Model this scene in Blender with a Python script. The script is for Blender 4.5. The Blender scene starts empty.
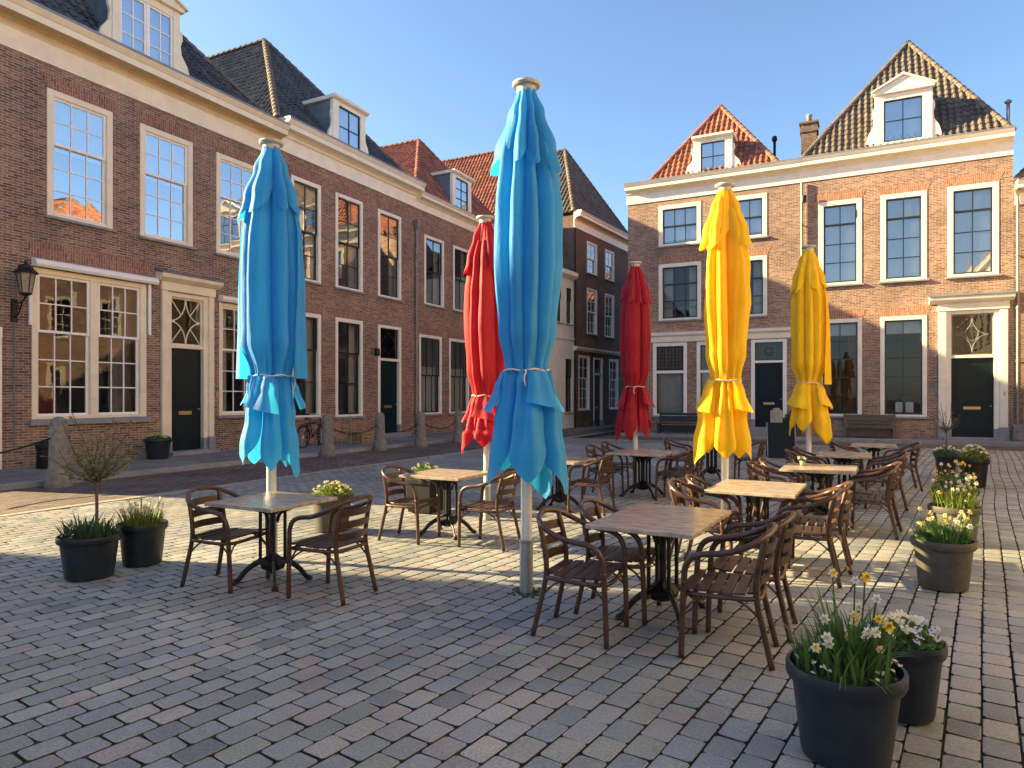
import bpy, math, random
from mathutils import Vector, Matrix, noise
random.seed(7)
R_ = math.radians
PI = math.pi
scene = bpy.context.scene
COL = scene.collection

# ------------------------------------------------------------------ camera
cam = bpy.data.cameras.new('camera'); camo = bpy.data.objects.new('camera', cam); COL.objects.link(camo)
camo.location = (0, 0, 1.7); camo.rotation_euler = (R_(90), 0, 0)
cam.sensor_width = 36; cam.lens = 36*683/1024; cam.shift_y = 13/1024
cam.clip_start = .05; cam.clip_end = 2000
scene.camera = camo
# ------------------------------------------------------------------ light
SUN = Vector((-.9755*math.cos(R_(20.8)), .22*math.cos(R_(20.8)), math.sin(R_(20.8)))).normalized()
elev = math.asin(SUN.z); azi = math.atan2(SUN.x, SUN.y)
world = bpy.data.worlds.new('World'); scene.world = world; world.use_nodes = True
nt = world.node_tree
sky = nt.nodes.new('ShaderNodeTexSky'); sky.sky_type = 'NISHITA'; sky.sun_disc = False
sky.sun_elevation = elev; sky.sun_rotation = azi; sky.air_density = 1.0; sky.dust_density = .9; sky.ozone_density = 3.2
bg = nt.nodes['Background']; bg.inputs['Strength'].default_value = .066
nt.links.new(sky.outputs[0], bg.inputs[0])
sl = bpy.data.lights.new('sun', 'SUN'); sl.energy = 5.0; sl.angle = R_(.6); sl.color = (1, .75, .38)
so = bpy.data.objects.new('sun', sl); COL.objects.link(so)
so.rotation_euler = SUN.to_track_quat('Z', 'Y').to_euler()
vs = scene.view_settings
vs.view_transform = 'Standard'; vs.look = 'None'; vs.gamma = 1; vs.use_curve_mapping = False
vs.exposure = 2.22
scene.cycles.max_bounces = 8; scene.cycles.transparent_max_bounces = 8

# ------------------------------------------------------------------ materials
M = {}
def newmat(name):
    m = bpy.data.materials.new(name); m.use_nodes = True
    return m, m.node_tree, m.node_tree.nodes['Principled BSDF']
def N(t, kind, **kw):
    n = t.nodes.new(kind)
    for k, v in kw.items():
        if k in n.inputs: n.inputs[k].default_value = v
        else: setattr(n, k, v)
    return n
def c4(c): return (c[0], c[1], c[2], 1)
def simple(name, col, rough=.6, metal=0, var=.25, scale=6, bump=.0, bscale=60, col2=None, spec=.5, stretch=None):
    m, t, b = newmat(name)
    tc = N(t, 'ShaderNodeTexCoord')
    mp = N(t, 'ShaderNodeMapping'); t.links.new(tc.outputs['Object'], mp.inputs[0])
    if stretch: mp.inputs['Scale'].default_value = stretch
    no = N(t, 'ShaderNodeTexNoise', Scale=scale, Detail=6, Roughness=.65); t.links.new(mp.outputs[0], no.inputs['Vector'])
    r = N(t, 'ShaderNodeValToRGB')
    a = [x*(1-var) for x in col]; d = [min(1, x*(1+var)) for x in (col2 or col)]
    r.color_ramp.elements[0].position = .3; r.color_ramp.elements[1].position = .7
    r.color_ramp.elements[0].color = c4(a); r.color_ramp.elements[1].color = c4(d)
    t.links.new(no.outputs[0], r.inputs[0]); t.links.new(r.outputs[0], b.inputs['Base Color'])
    b.inputs['Roughness'].default_value = rough; b.inputs['Metallic'].default_value = metal
    b.inputs['Specular IOR Level'].default_value = spec
    if bump:
        n2 = N(t, 'ShaderNodeTexNoise', Scale=bscale, Detail=5, Roughness=.7); t.links.new(mp.outputs[0], n2.inputs['Vector'])
        bp = N(t, 'ShaderNodeBump', Strength=bump, Distance=.01); t.links.new(n2.outputs[0], bp.inputs['Height'])
        t.links.new(bp.outputs[0], b.inputs['Normal'])
    M[name] = m
    return m
def brick(name, c1, c2, mortar, bw=.215, rh=.0625, ms=.007, stain=.45, flat=False, bump=.6, vertical=False):
    m, t, b = newmat(name)
    tc = N(t, 'ShaderNodeTexCoord'); sp = N(t, 'ShaderNodeSeparateXYZ'); cb = N(t, 'ShaderNodeCombineXYZ')
    t.links.new(tc.outputs['Object'], sp.inputs[0])
    ad = N(t, 'ShaderNodeMath', operation='ADD'); t.links.new(sp.outputs[0], ad.inputs[0])
    if flat:
        t.links.new(sp.outputs[0], cb.inputs[0]); t.links.new(sp.outputs[1], cb.inputs[1])
    else:
        t.links.new(sp.outputs[1], ad.inputs[1])
        if vertical:
            t.links.new(ad.outputs[0], cb.inputs[1]); t.links.new(sp.outputs[2], cb.inputs[0])
        else:
            t.links.new(ad.outputs[0], cb.inputs[0]); t.links.new(sp.outputs[2], cb.inputs[1])
    # slightly wavy courses
    wn = N(t, 'ShaderNodeTexNoise', Scale=1.3, Detail=2); t.links.new(tc.outputs['Object'], wn.inputs['Vector'])
    vm = N(t, 'ShaderNodeVectorMath', operation='MULTIPLY_ADD'); t.links.new(wn.outputs['Color'], vm.inputs[0])
    vm.inputs[1].default_value = (.03, .03, 0); t.links.new(cb.outputs[0], vm.inputs[2])
    bt = N(t, 'ShaderNodeTexBrick', Scale=1.0)
    bt.inputs['Color1'].default_value = c4(c1); bt.inputs['Color2'].default_value = c4(c2); bt.inputs['Mortar'].default_value = c4(mortar)
    bt.inputs['Mortar Size'].default_value = ms; bt.inputs['Mortar Smooth'].default_value = .3; bt.inputs['Bias'].default_value = 0
    bt.inputs['Brick Width'].default_value = bw; bt.inputs['Row Height'].default_value = rh
    t.links.new(vm.outputs[0], bt.inputs['Vector'])
    n1 = N(t, 'ShaderNodeTexNoise', Scale=.55, Detail=8, Roughness=.62); t.links.new(tc.outputs['Object'], n1.inputs['Vector'])
    r = N(t, 'ShaderNodeValToRGB'); r.color_ramp.elements[0].position = .32; r.color_ramp.elements[1].position = .68
    r.color_ramp.elements[0].color = (1-stain, 1-stain, 1-stain*.9, 1); r.color_ramp.elements[1].color = (1.15, 1.1, 1.05, 1)
    t.links.new(n1.outputs[0], r.inputs[0])
    mx = N(t, 'ShaderNodeMix', data_type='RGBA', blend_type='MULTIPLY'); mx.inputs[0].default_value = 1
    t.links.new(bt.outputs['Color'], mx.inputs[6]); t.links.new(r.outputs[0], mx.inputs[7])
    n3 = N(t, 'ShaderNodeTexNoise', Scale=9, Detail=5, Roughness=.8); t.links.new(tc.outputs['Object'], n3.inputs['Vector'])
    r3 = N(t, 'ShaderNodeValToRGB'); r3.color_ramp.elements[0].position = .35; r3.color_ramp.elements[1].position = .65
    r3.color_ramp.elements[0].color = (.72, .72, .74, 1); r3.color_ramp.elements[1].color = (1.25, 1.2, 1.15, 1)
    t.links.new(n3.outputs[0], r3.inputs[0])
    m2 = N(t, 'ShaderNodeMix', data_type='RGBA', blend_type='MULTIPLY'); m2.inputs[0].default_value = 1
    t.links.new(mx.outputs[2], m2.inputs[6]); t.links.new(r3.outputs[0], m2.inputs[7])
    t.links.new(m2.outputs[2], b.inputs['Base Color'])
    b.inputs['Roughness'].default_value = .88; b.inputs['Specular IOR Level'].default_value = .25
    mt = N(t, 'ShaderNodeMath', operation='MULTIPLY_ADD'); mt.inputs[1].default_value = -1
    t.links.new(bt.outputs['Fac'], mt.inputs[0]); t.links.new(n3.outputs[0], mt.inputs[2])
    bp = N(t, 'ShaderNodeBump', Strength=bump, Distance=.008); t.links.new(mt.outputs[0], bp.inputs['Height'])
    t.links.new(bp.outputs[0], b.inputs['Normal'])
    M[name] = m
    return m
def island(name, cols, rough=.7, noise_scale=40, bump=.3, spec=.4, nvar=.3, big=None):
    """colour varies per loose piece of the mesh (stones, tiles, leaves)"""
    m, t, b = newmat(name)
    g = N(t, 'ShaderNodeNewGeometry'); r = N(t, 'ShaderNodeValToRGB')
    el = r.color_ramp.elements
    for i, c in enumerate(cols):
        p = i/max(1, len(cols)-1)
        e = el[i] if i < 2 else el.new(p)
        e.position = p; e.color = c4(c)
    t.links.new(g.outputs['Random Per Island'], r.inputs[0])
    tc = N(t, 'ShaderNodeTexCoord')
    no = N(t, 'ShaderNodeTexNoise', Scale=noise_scale, Detail=6, Roughness=.7); t.links.new(tc.outputs['Object'], no.inputs['Vector'])
    r2 = N(t, 'ShaderNodeValToRGB'); r2.color_ramp.elements[0].position = .3; r2.color_ramp.elements[1].position = .7
    r2.color_ramp.elements[0].color = (1-nvar,)*3+(1,); r2.color_ramp.elements[1].color = (1+nvar,)*3+(1,)
    t.links.new(no.outputs[0], r2.inputs[0])
    mx = N(t, 'ShaderNodeMix', data_type='RGBA', blend_type='MULTIPLY'); mx.inputs[0].default_value = 1
    t.links.new(r.outputs[0], mx.inputs[6]); t.links.new(r2.outputs[0], mx.inputs[7])
    last = mx.outputs[2]
    if big:
        nb = N(t, 'ShaderNodeTexNoise', Scale=big, Detail=5, Roughness=.6); t.links.new(tc.outputs['Object'], nb.inputs['Vector'])
        rb = N(t, 'ShaderNodeValToRGB'); rb.color_ramp.elements[0].position = .35; rb.color_ramp.elements[1].position = .65
        rb.color_ramp.elements[0].color = (.72, .72, .7, 1); rb.color_ramp.elements[1].color = (1.15, 1.13, 1.1, 1)
        t.links.new(nb.outputs[0], rb.inputs[0])
        m3 = N(t, 'ShaderNodeMix', data_type='RGBA', blend_type='MULTIPLY'); m3.inputs[0].default_value = 1
        t.links.new(last, m3.inputs[6]); t.links.new(rb.outputs[0], m3.inputs[7]); last = m3.outputs[2]
    t.links.new(last, b.inputs['Base Color'])
    b.inputs['Roughness'].default_value = rough; b.inputs['Specular IOR Level'].default_value = spec
    if bump:
        bp = N(t, 'ShaderNodeBump', Strength=bump, Distance=.01); t.links.new(no.outputs[0], bp.inputs['Height'])
        t.links.new(bp.outputs[0], b.inputs['Normal'])
    M[name] = m
    return m
def cloth(name, col, trans):
    m, t, b = newmat(name)
    tc = N(t, 'ShaderNodeTexCoord')
    mp = N(t, 'ShaderNodeMapping'); mp.inputs['Scale'].default_value = (1, 1, .35); t.links.new(tc.outputs['Object'], mp.inputs[0])
    no = N(t, 'ShaderNodeTexNoise', Scale=7, Detail=6, Roughness=.6); t.links.new(mp.outputs[0], no.inputs['Vector'])
    no.inputs['Distortion'].default_value = .6
    r = N(t, 'ShaderNodeValToRGB'); r.color_ramp.elements[0].position = .3; r.color_ramp.elements[1].position = .75
    r.color_ramp.elements[0].color = c4([x*.85 for x in col]); r.color_ramp.elements[1].color = c4([min(1, x*1.1+.004) for x in col])
    t.links.new(no.outputs[0], r.inputs[0]); t.links.new(r.outputs[0], b.inputs['Base Color'])
    b.inputs['Roughness'].default_value = .62; b.inputs['Specular IOR Level'].default_value = .35
    b.inputs['Sheen Weight'].default_value = .15
    bp = N(t, 'ShaderNodeBump', Strength=.4, Distance=.03); t.links.new(no.outputs[0], bp.inputs['Height'])
    n2 = N(t, 'ShaderNodeTexNoise', Scale=260, Detail=2); t.links.new(tc.outputs['Object'], n2.inputs['Vector'])
    b2 = N(t, 'ShaderNodeBump', Strength=.12, Distance=.002); t.links.new(n2.outputs[0], b2.inputs['Height']); t.links.new(bp.outputs[0], b2.inputs['Normal'])
    t.links.new(b2.outputs[0], b.inputs['Normal'])
    tr = N(t, 'ShaderNodeBsdfTranslucent'); tr.inputs['Color'].default_value = c4(trans)
    ms = N(t, 'ShaderNodeMixShader'); ms.inputs[0].default_value = .33
    out = t.nodes['Material Output']
    t.links.new(b.outputs[0], ms.inputs[1]); t.links.new(tr.outputs[0], ms.inputs[2]); t.links.new(ms.outputs[0], out.inputs[0])
    M[name] = m
def leafmat(name, col, trans=.4, var=.35):
    m, t, b = newmat(name)
    g = N(t, 'ShaderNodeNewGeometry'); r = N(t, 'ShaderNodeValToRGB')
    r.color_ramp.elements[0].color = c4([x*(1-var) for x in col]); r.color_ramp.elements[1].color = c4([x*(1+var) for x in col])
    t.links.new(g.outputs['Random Per Island'], r.inputs[0]); t.links.new(r.outputs[0], b.inputs['Base Color'])
    b.inputs['Roughness'].default_value = .5; b.inputs['Specular IOR Level'].default_value = .4
    tr = N(t, 'ShaderNodeBsdfTranslucent'); t.links.new(r.outputs[0], tr.inputs['Color'])
    ms = N(t, 'ShaderNodeMixShader'); ms.inputs[0].default_value = trans
    t.links.new(b.outputs[0], ms.inputs[1]); t.links.new(tr.outputs[0], ms.inputs[2]); t.links.new(ms.outputs[0], t.nodes['Material Output'].inputs[0])
    M[name] = m
def glass(name, fac, tint=(.75, .8, .82)):
    m, t, b = newmat(name)
    t.nodes.remove(b)
    tp = N(t, 'ShaderNodeBsdfTransparent'); tp.inputs[0].default_value = c4(tint)
    gl = N(t, 'ShaderNodeBsdfGlossy'); gl.inputs['Roughness'].default_value = .012; gl.inputs[0].default_value = (.95, .97, 1, 1)
    tc = N(t, 'ShaderNodeTexCoord'); no = N(t, 'ShaderNodeTexNoise', Scale=1.6, Detail=2); t.links.new(tc.outputs['Object'], no.inputs['Vector'])
    bp = N(t, 'ShaderNodeBump', Strength=.1, Distance=.012); t.links.new(no.outputs[0], bp.inputs['Height']); t.links.new(bp.outputs[0], gl.inputs['Normal'])
    fr = N(t, 'ShaderNodeFresnel', IOR=1.5)
    mr = N(t, 'ShaderNodeMapRange'); mr.inputs['From Min'].default_value = .04; mr.inputs['From Max'].default_value = .6
    mr.inputs['To Min'].default_value = fac; mr.inputs['To Max'].default_value = .9
    t.links.new(fr.outputs[0], mr.inputs[0])
    ms = N(t, 'ShaderNodeMixShader'); t.links.new(mr.outputs[0], ms.inputs[0])
    t.links.new(tp.outputs[0], ms.inputs[1]); t.links.new(gl.outputs[0], ms.inputs[2]); t.links.new(ms.outputs[0], t.nodes['Material Output'].inputs[0])
    M[name] = m

brick('brick_dark', (.13, .08, .062), (.33, .205, .15), (.42, .38, .32), stain=.35, ms=.009)
brick('brick_red', (.155, .078, .058), (.36, .2, .14), (.42, .37, .31), stain=.3, ms=.009)
brick('brick_warm', (.2, .118, .085), (.42, .27, .195), (.46, .41, .35), stain=.3, ms=.009)
brick('brick_brown', (.11, .07, .058), (.2, .13, .105), (.24, .21, .18), stain=.3, ms=.009)
brick('brick_yellow', (.33, .24, .13), (.42, .32, .18), (.3, .26, .2), stain=.4)
brick('brick_arch', (.19, .09, .065), (.32, .165, .12), (.38, .33, .27), vertical=True, stain=.2)
brick('brick_arch_warm', (.28, .13, .085), (.42, .22, .145), (.45, .37, .29), vertical=True, stain=.2)
brick('clinker', (.12, .1, .09), (.24, .195, .17), (.06, .055, .047), bw=.22, rh=.1, ms=.01, flat=True, bump=.8, stain=.35)
brick('slab', (.2, .2, .2), (.27, .265, .255), (.08, .08, .075), bw=.62, rh=.5, ms=.008, flat=True, bump=.5, stain=.3)
brick('far_setts', (.16, .155, .15), (.24, .23, .215), (.06, .06, .05), bw=.22, rh=.165, ms=.012, flat=True, bump=.9, stain=.3)
simple('cream', (.8, .72, .54), .45, var=.1, scale=2.2, bump=.08, bscale=25)
simple('cream_light', (.83, .78, .66), .45, var=.1, scale=2.2, bump=.08, bscale=25)
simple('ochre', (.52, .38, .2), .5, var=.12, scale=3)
simple('white_paint', (.85, .84, .81), .4, var=.05, scale=4)
simple('sash_green', (.018, .028, .026), .3, var=.2)
simple('door_green', (.003, .015, .019), .35, var=.2, scale=3, spec=.25)
simple('door_blue', (.003, .007, .016), .35, var=.2, scale=3, spec=.25)
simple('dark_wood', (.05, .03, .02), .4, var=.3)
simple('stone_grey', (.25, .26, .27), .7, var=.2, scale=4, bump=.3)
simple('stone_pale', (.3, .29, .26), .8, var=.3, scale=5, bump=.6, bscale=30)
simple('stone_post', (.2, .19, .165), .85, var=.4, scale=7, bump=.7, bscale=35)
simple('plaster', (.75, .73, .67), .8, var=.1, scale=2, bump=.2)
simple('plaster_warm', (.62, .52, .36), .8, var=.1, scale=2, bump=.2)
simple('room', (.22, .2, .18), .9, var=.15, scale=1)
simple('lead', (.16, .19, .22), .5, metal=.3, var=.25, scale=3)
simple('zinc', (.24, .24, .235), .5, metal=.4, var=.25, scale=4)
simple('iron_black', (.007, .008, .009), .42, metal=.3, var=.3, scale=20, bump=.3, bscale=120)
simple('alu', (.72, .72, .7), .35, metal=.35, var=.08, scale=10)
simple('sleeve', (.36, .38, .38), .42, metal=.7, var=.15, scale=10)
simple('capplastic', (.45, .44, .42), .6, var=.15, scale=20)
simple('pot_slate', (.009, .016, .024), .4, var=.3, scale=7, bump=.2, bscale=90, col2=(.015, .023, .032), spec=.35)
simple('pot_brown', (.07, .066, .056), .55, var=.25, scale=9, bump=.25, bscale=90, spec=.28)
simple('pot_black', (.012, .012, .014), .5, var=.3, scale=9, bump=.2, spec=.28)
simple('soil', (.03, .02, .013), .95, var=.4, scale=40, bump=1, bscale=80)
simple('chair_frame', (.045, .02, .012), .34, var=.35, scale=14, bump=.12, bscale=90, col2=(.07, .032, .018))
simple('chair_slat', (.05, .024, .015), .42, var=.4, scale=10, bump=.2, bscale=60, stretch=(1, 6, 6))
simple('table_top', (.3, .24, .18), .22, var=.3, scale=5, bump=.12, bscale=30, col2=(.44, .37, .29), stretch=(1.2, 5, 1), spec=.6)
simple('curtain', (.5, .48, .44), .9, var=.1)
simple('curtain_red', (.16, .03, .025), .9, var=.2)
simple('blind', (.55, .62, .66), .8, var=.05)
simple('brass', (.5, .38, .2), .35, metal=.8, var=.15)
simple('bark', (.1, .075, .055), .9, var=.35, scale=30, bump=.6, bscale=80)
simple('bench_wood', (.12, .1, .08), .8, var=.35, scale=8, bump=.3, stretch=(1, 8, 8))
simple('bench_blue', (.012, .03, .04), .5, var=.3)
simple('board_blue', (.008, .016, .026), .6, var=.15, spec=.15)
simple('paper', (.75, .76, .76), .8, var=.03)
simple('rubber', (.015, .015, .015), .7, var=.2)
simple('ground', (.028, .028, .02), .97, var=.5, scale=18, bump=.8, bscale=70, col2=(.045, .05, .028), spec=.1)
simple('joint_side', (.05, .05, .04), .95, var=.4, scale=18, spec=.1)
simple('rope', (.62, .58, .5), .8, var=.1)
simple('lamp_glass', (.3, .27, .2), .25, var=.3, scale=12)
simple('wood_box', (.3, .23, .11), .7, var=.3)
simple('moss', (.045, .06, .02), .95, var=.5, scale=60, bump=1)
island('setts', [(.19, .22, .235), (.31, .33, .315), (.255, .28, .295), (.38, .365, .325), (.22, .245, .24), (.305, .325, .33), (.335, .3, .27), (.24, .27, .285), (.18, .195, .205), (.29, .315, .265), (.27, .255, .255)], rough=.58, noise_scale=80, bump=.5, nvar=.42, big=.5, spec=.45)
island('tile_dark', [(.03, .032, .036), (.08, .078, .072), (.05, .055, .06), (.12, .105, .085)], rough=.5, bump=.2, noise_scale=25)
island('tile_brown', [(.075, .065, .055), (.14, .115, .09), (.1, .085, .07), (.17, .135, .1)], rough=.6, bump=.2, noise_scale=25, nvar=.4)
island('tile_red', [(.24, .08, .045), (.38, .135, .07), (.3, .11, .065), (.17, .07, .05), (.42, .17, .1)], rough=.6, bump=.2, noise_scale=25, nvar=.35)
island('tile_hip', [(.12, .09, .068), (.2, .145, .105), (.1, .08, .066), (.15, .12, .09)], rough=.7, bump=.2, noise_scale=25)
cloth('cloth_blue', (.03, .34, .74), (.04, .55, .92))
cloth('cloth_red', (.38, .004, .022), (.75, .005, .03))
cloth('cloth_yellow', (.92, .64, .006), (1, .5, .0))
leafmat('leaf', (.075, .16, .04)); leafmat('leaf_blue', (.055, .115, .05)); leafmat('leaf_lime', (.16, .22, .04)); leafmat('leaf_olive', (.19, .2, .08))
leafmat('petal_white', (.8, .78, .68), .3, .06); leafmat('petal_cream', (.75, .68, .38), .3, .08); leafmat('petal_yellow', (.85, .6, .02), .3, .1)
leafmat('petal_purple', (.05, .03, .11), .2, .3); leafmat('petal_orange', (.7, .35, .12), .3, .15); leafmat('petal_violetwhite', (.62, .6, .7), .3, .1)
glass('pane_sky', .5); glass('pane', .045); glass('pane_mid', .26)

# ------------------------------------------------------------------ mesh helpers
class MB:
    def __init__(s): s.v = []; s.f = []; s.m = []; s.cur = 0
    def add(s, vs_, fs):
        b = len(s.v); s.v += [tuple(v) for v in vs_]; s.f += [tuple(i+b for i in f) for f in fs]; s.m += [s.cur]*len(fs)
    def box(s, x0, x1, y0, y1, z0, z1):
        s.add([(x0,y0,z0),(x1,y0,z0),(x1,y1,z0),(x0,y1,z0),(x0,y0,z1),(x1,y0,z1),(x1,y1,z1),(x0,y1,z1)],
              [(0,3,2,1),(4,5,6,7),(0,1,5,4),(1,2,6,5),(2,3,7,6),(3,0,4,7)])
    def obox(s, c, ax, ay, az):
        c = Vector(c); ax = Vector(ax); ay = Vector(ay); az = Vector(az)
        P = [c+i*ax+j*ay+k*az for k in (-1, 1) for (i, j) in ((-1,-1),(1,-1),(1,1),(-1,1))]
        s.add(P, [(0,3,2,1),(4,5,6,7),(0,1,5,4),(1,2,6,5),(2,3,7,6),(3,0,4,7)])
    def bar(s, a, b, w, h=None, up=(0,0,1)):
        a = Vector(a); b = Vector(b); d = (b-a); L = d.length; d.normalize(); u = Vector(up)
        if abs(d.dot(u)) > .98: u = Vector((1,0,0))
        x = d.cross(u).normalized(); y = x.cross(d).normalized(); h = h or w
        s.obox((a+b)/2, d*L/2, x*w/2, y*h/2)
    def tube(s, pts, r, n=8, sx=1, sy=1, cap=True, smoothn=0):
        pts = [Vector(p) for p in pts]
        if smoothn: pts = crom(pts, smoothn)
        rs = r if isinstance(r, (list, tuple)) else [r]*len(pts)
        if len(rs) != len(pts):
            rs = [rs[0]+(rs[-1]-rs[0])*i/(len(pts)-1) if len(rs) == 2 else rs[min(len(rs)-1, int(i/(len(pts)-1)*(len(rs)-1)+.5))] for i in range(len(pts))]
        base = len(s.v); prev = None
        for i, p in enumerate(pts):
            d = (pts[min(i+1, len(pts)-1)]-pts[max(i-1, 0)])
            if d.length < 1e-9: d = Vector((0,0,1))
            d.normalize()
            if prev is None:
                u = Vector((0,0,1)) if abs(d.z) < .9 else Vector((1,0,0))
                x = d.cross(u).normalized()
            else:
                x = (prev-d*prev.dot(d)).normalized()
            prev = x; y = d.cross(x)
            for k in range(n):
                a = 2*PI*k/n
                s.v.append(tuple(p+x*(math.cos(a)*rs[i]*sx)+y*(math.sin(a)*rs[i]*sy)))
        for i in range(len(pts)-1):
            for k in range(n):
                a = base+i*n+k; b = base+i*n+(k+1) % n
                s.f.append((a, b, b+n, a+n)); s.m.append(s.cur)
        if cap:
            s.f.append(tuple(base+k for k in range(n))[::-1]); s.m.append(s.cur)
            s.f.append(tuple(base+(len(pts)-1)*n+k for k in range(n))); s.m.append(s.cur)
    def lathe(s, prof, n=32, c=(0,0,0), cap=True, sq=False):
        base = len(s.v)
        for (r, z) in prof:
            for k in range(n):
                a = 2*PI*(k+.5)/n
                s.v.append((c[0]+r*math.cos(a), c[1]+r*math.sin(a), c[2]+z))
        for i in range(len(prof)-1):
            for k in range(n):
                a = base+i*n+k; b = base+i*n+(k+1) % n
                s.f.append((a, b, b+n, a+n)); s.m.append(s.cur)
        if cap:
            if prof[0][0] > 1e-6: s.f.append(tuple(base+k for k in range(n))[::-1]); s.m.append(s.cur)
            if prof[-1][0] > 1e-6: s.f.append(tuple(base+(len(prof)-1)*n+k for k in range(n))); s.m.append(s.cur)
    def prism_x(s, prof, x0, x1):
        """prof: list of (y,z) closed, extruded along x"""
        n = len(prof)
        s.add([(x0, y, z) for y, z in prof]+[(x1, y, z) for y, z in prof],
              [(i, (i+1) % n, n+(i+1) % n, n+i) for i in range(n)]+[tuple(range(n))[::-1], tuple(range(n, 2*n))])
    def prism_y(s, prof, y0, y1):
        n = len(prof)
        s.add([(x, y0, z) for x, z in prof]+[(x, y1, z) for x, z in prof],
              [(i, (i+1) % n, n+(i+1) % n, n+i) for i in range(n)]+[tuple(range(n))[::-1], tuple(range(n, 2*n))])
    def build(s, name, mats, parent=None, smooth=False, bevel=0, bseg=2, sub=0, label=None, angle=None):
        me = bpy.data.meshes.new(name); me.from_pydata(s.v, [], s.f)
        if not isinstance(mats, (list, tuple)): mats = [mats]
        for m in mats: me.materials.append(M[m])
        for p, mi in zip(me.polygons, s.m): p.material_index = mi
        if smooth:
            for p in me.polygons: p.use_smooth = True
        me.update()
        o = bpy.data.objects.new(name, me); COL.objects.link(o)
        if angle is not None and smooth: me.set_sharp_from_angle(angle=R_(angle))
        if parent: o.parent = parent
        if bevel:
            b = o.modifiers.new('bevel', 'BEVEL'); b.width = bevel; b.segments = bseg; b.limit_method = 'ANGLE'
        if sub:
            b = o.modifiers.new('sub', 'SUBSURF'); b.levels = sub; b.render_levels = sub
        if label: o['label'] = label
        return o
def crom(P, n):
    out = []; P = [P[0]*2-P[1]]+P+[P[-1]*2-P[-2]]
    for i in range(1, len(P)-2):
        for k in range(n):
            t = k/n
            out.append(.5*((2*P[i])+(P[i+1]-P[i-1])*t+(2*P[i-1]-5*P[i]+4*P[i+1]-P[i+2])*t*t+(3*P[i]-P[i-1]-3*P[i+1]+P[i+2])*t**3))
    out.append(P[-2]); return out
def box(*a):
    m = MB(); m.box(*a); return m
def tag(o, label=None, cat=None, group=None, kind=None):
    if label: o['label'] = label
    if cat: o['category'] = cat
    if group: o['group'] = group
    if kind: o['kind'] = kind
    return o
def thing(name, label, cat, loc=(0,0,0), rz=0, group=None):
    o = bpy.data.objects.new(name, None); COL.objects.link(o); o.empty_display_size = .1
    o.location = loc; o.rotation_euler = (0, 0, rz)
    return tag(o, label, cat, group)
def dup(root, loc, rz, label, group=None, scale=None):
    r = root.copy(); COL.objects.link(r); r.location = loc; r.rotation_euler = (0, 0, rz); r['label'] = label
    if group: r['group'] = group
    if scale: r.scale = scale
    def rec(src, dst):
        for ch in list(src.children):
            c = ch.copy(); COL.objects.link(c); c.parent = dst; rec(ch, c)
    rec(root, r)
    return r

# ------------------------------------------------------------------ frames of reference
U = Vector((.454, .891, 0)); Nn = Vector((.891, -.454, 0))      # along the left row / out of the left row
P_L = Vector((-9.2, 19.3, 0)); P_R = Vector((16.9, 25.2, 0)); P_B = Vector((3.2, 35.2, 0)); P_E = P_R+Nn*3.4
A_L = math.atan2(.891, .454); A_R = math.atan2(-.454, .891); A_B = math.atan2(.848, .53); A_E = A_L+PI
def onL(s, d=0, z=0): return P_L+U*s+Nn*d+Vector((0,0,z))
def onR(s, d=0, z=0): return P_R+Nn*s-U*d+Vector((0,0,z))

# ------------------------------------------------------------------ ground
g = MB(); g.add([(-400,-400,-.016),(400,-400,-.016),(400,400,-.016),(-400,400,-.016)], [(0,1,2,3)])
tag(g.build('ground', 'ground'), kind='structure')
def strip(name, s0, s1, d0, d1, z0, z1, mat, frame='L', bevel=0):
    m = MB(); m.box(0, s1-s0, -d1, -d0, z0, z1)
    o = m.build(name, mat, bevel=bevel)
    o.location = (onL(s0) if frame == 'L' else onR(s0)); o.rotation_euler = (0,0,A_L if frame == 'L' else A_R)
    return tag(o, kind='structure')
strip('street', -40, 30, 3.12, 5.95, -.1, .002, 'clinker')
strip('side_street', -13.0, -7.0, -60, 2.9, -.1, -.004, 'clinker')
strip('gutter', -40, 30, 5.95, 6.1, -.1, .006, 'stone_pale')
strip('pavement', -6.9, 30, 0, 2.98, -.1, .10, 'slab')
strip('kerb', -6.9, 30, 2.98, 3.12, -.1, .112, 'stone_grey', bevel=.012)
strip('pavement', -40, -13.0, 0, 2.98, -.1, .10, 'slab')
strip('pavement', -13.0, 9, 0, 1.3, -.1, .13, 'slab', 'R')
strip('kerb', -13.0, 9, 1.3, 1.42, -.1, .14, 'stone_grey', 'R', bevel=.012)
strip('street', -13.5, 9, 1.42, 3.6, -.1, .002, 'clinker', 'R')

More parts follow.
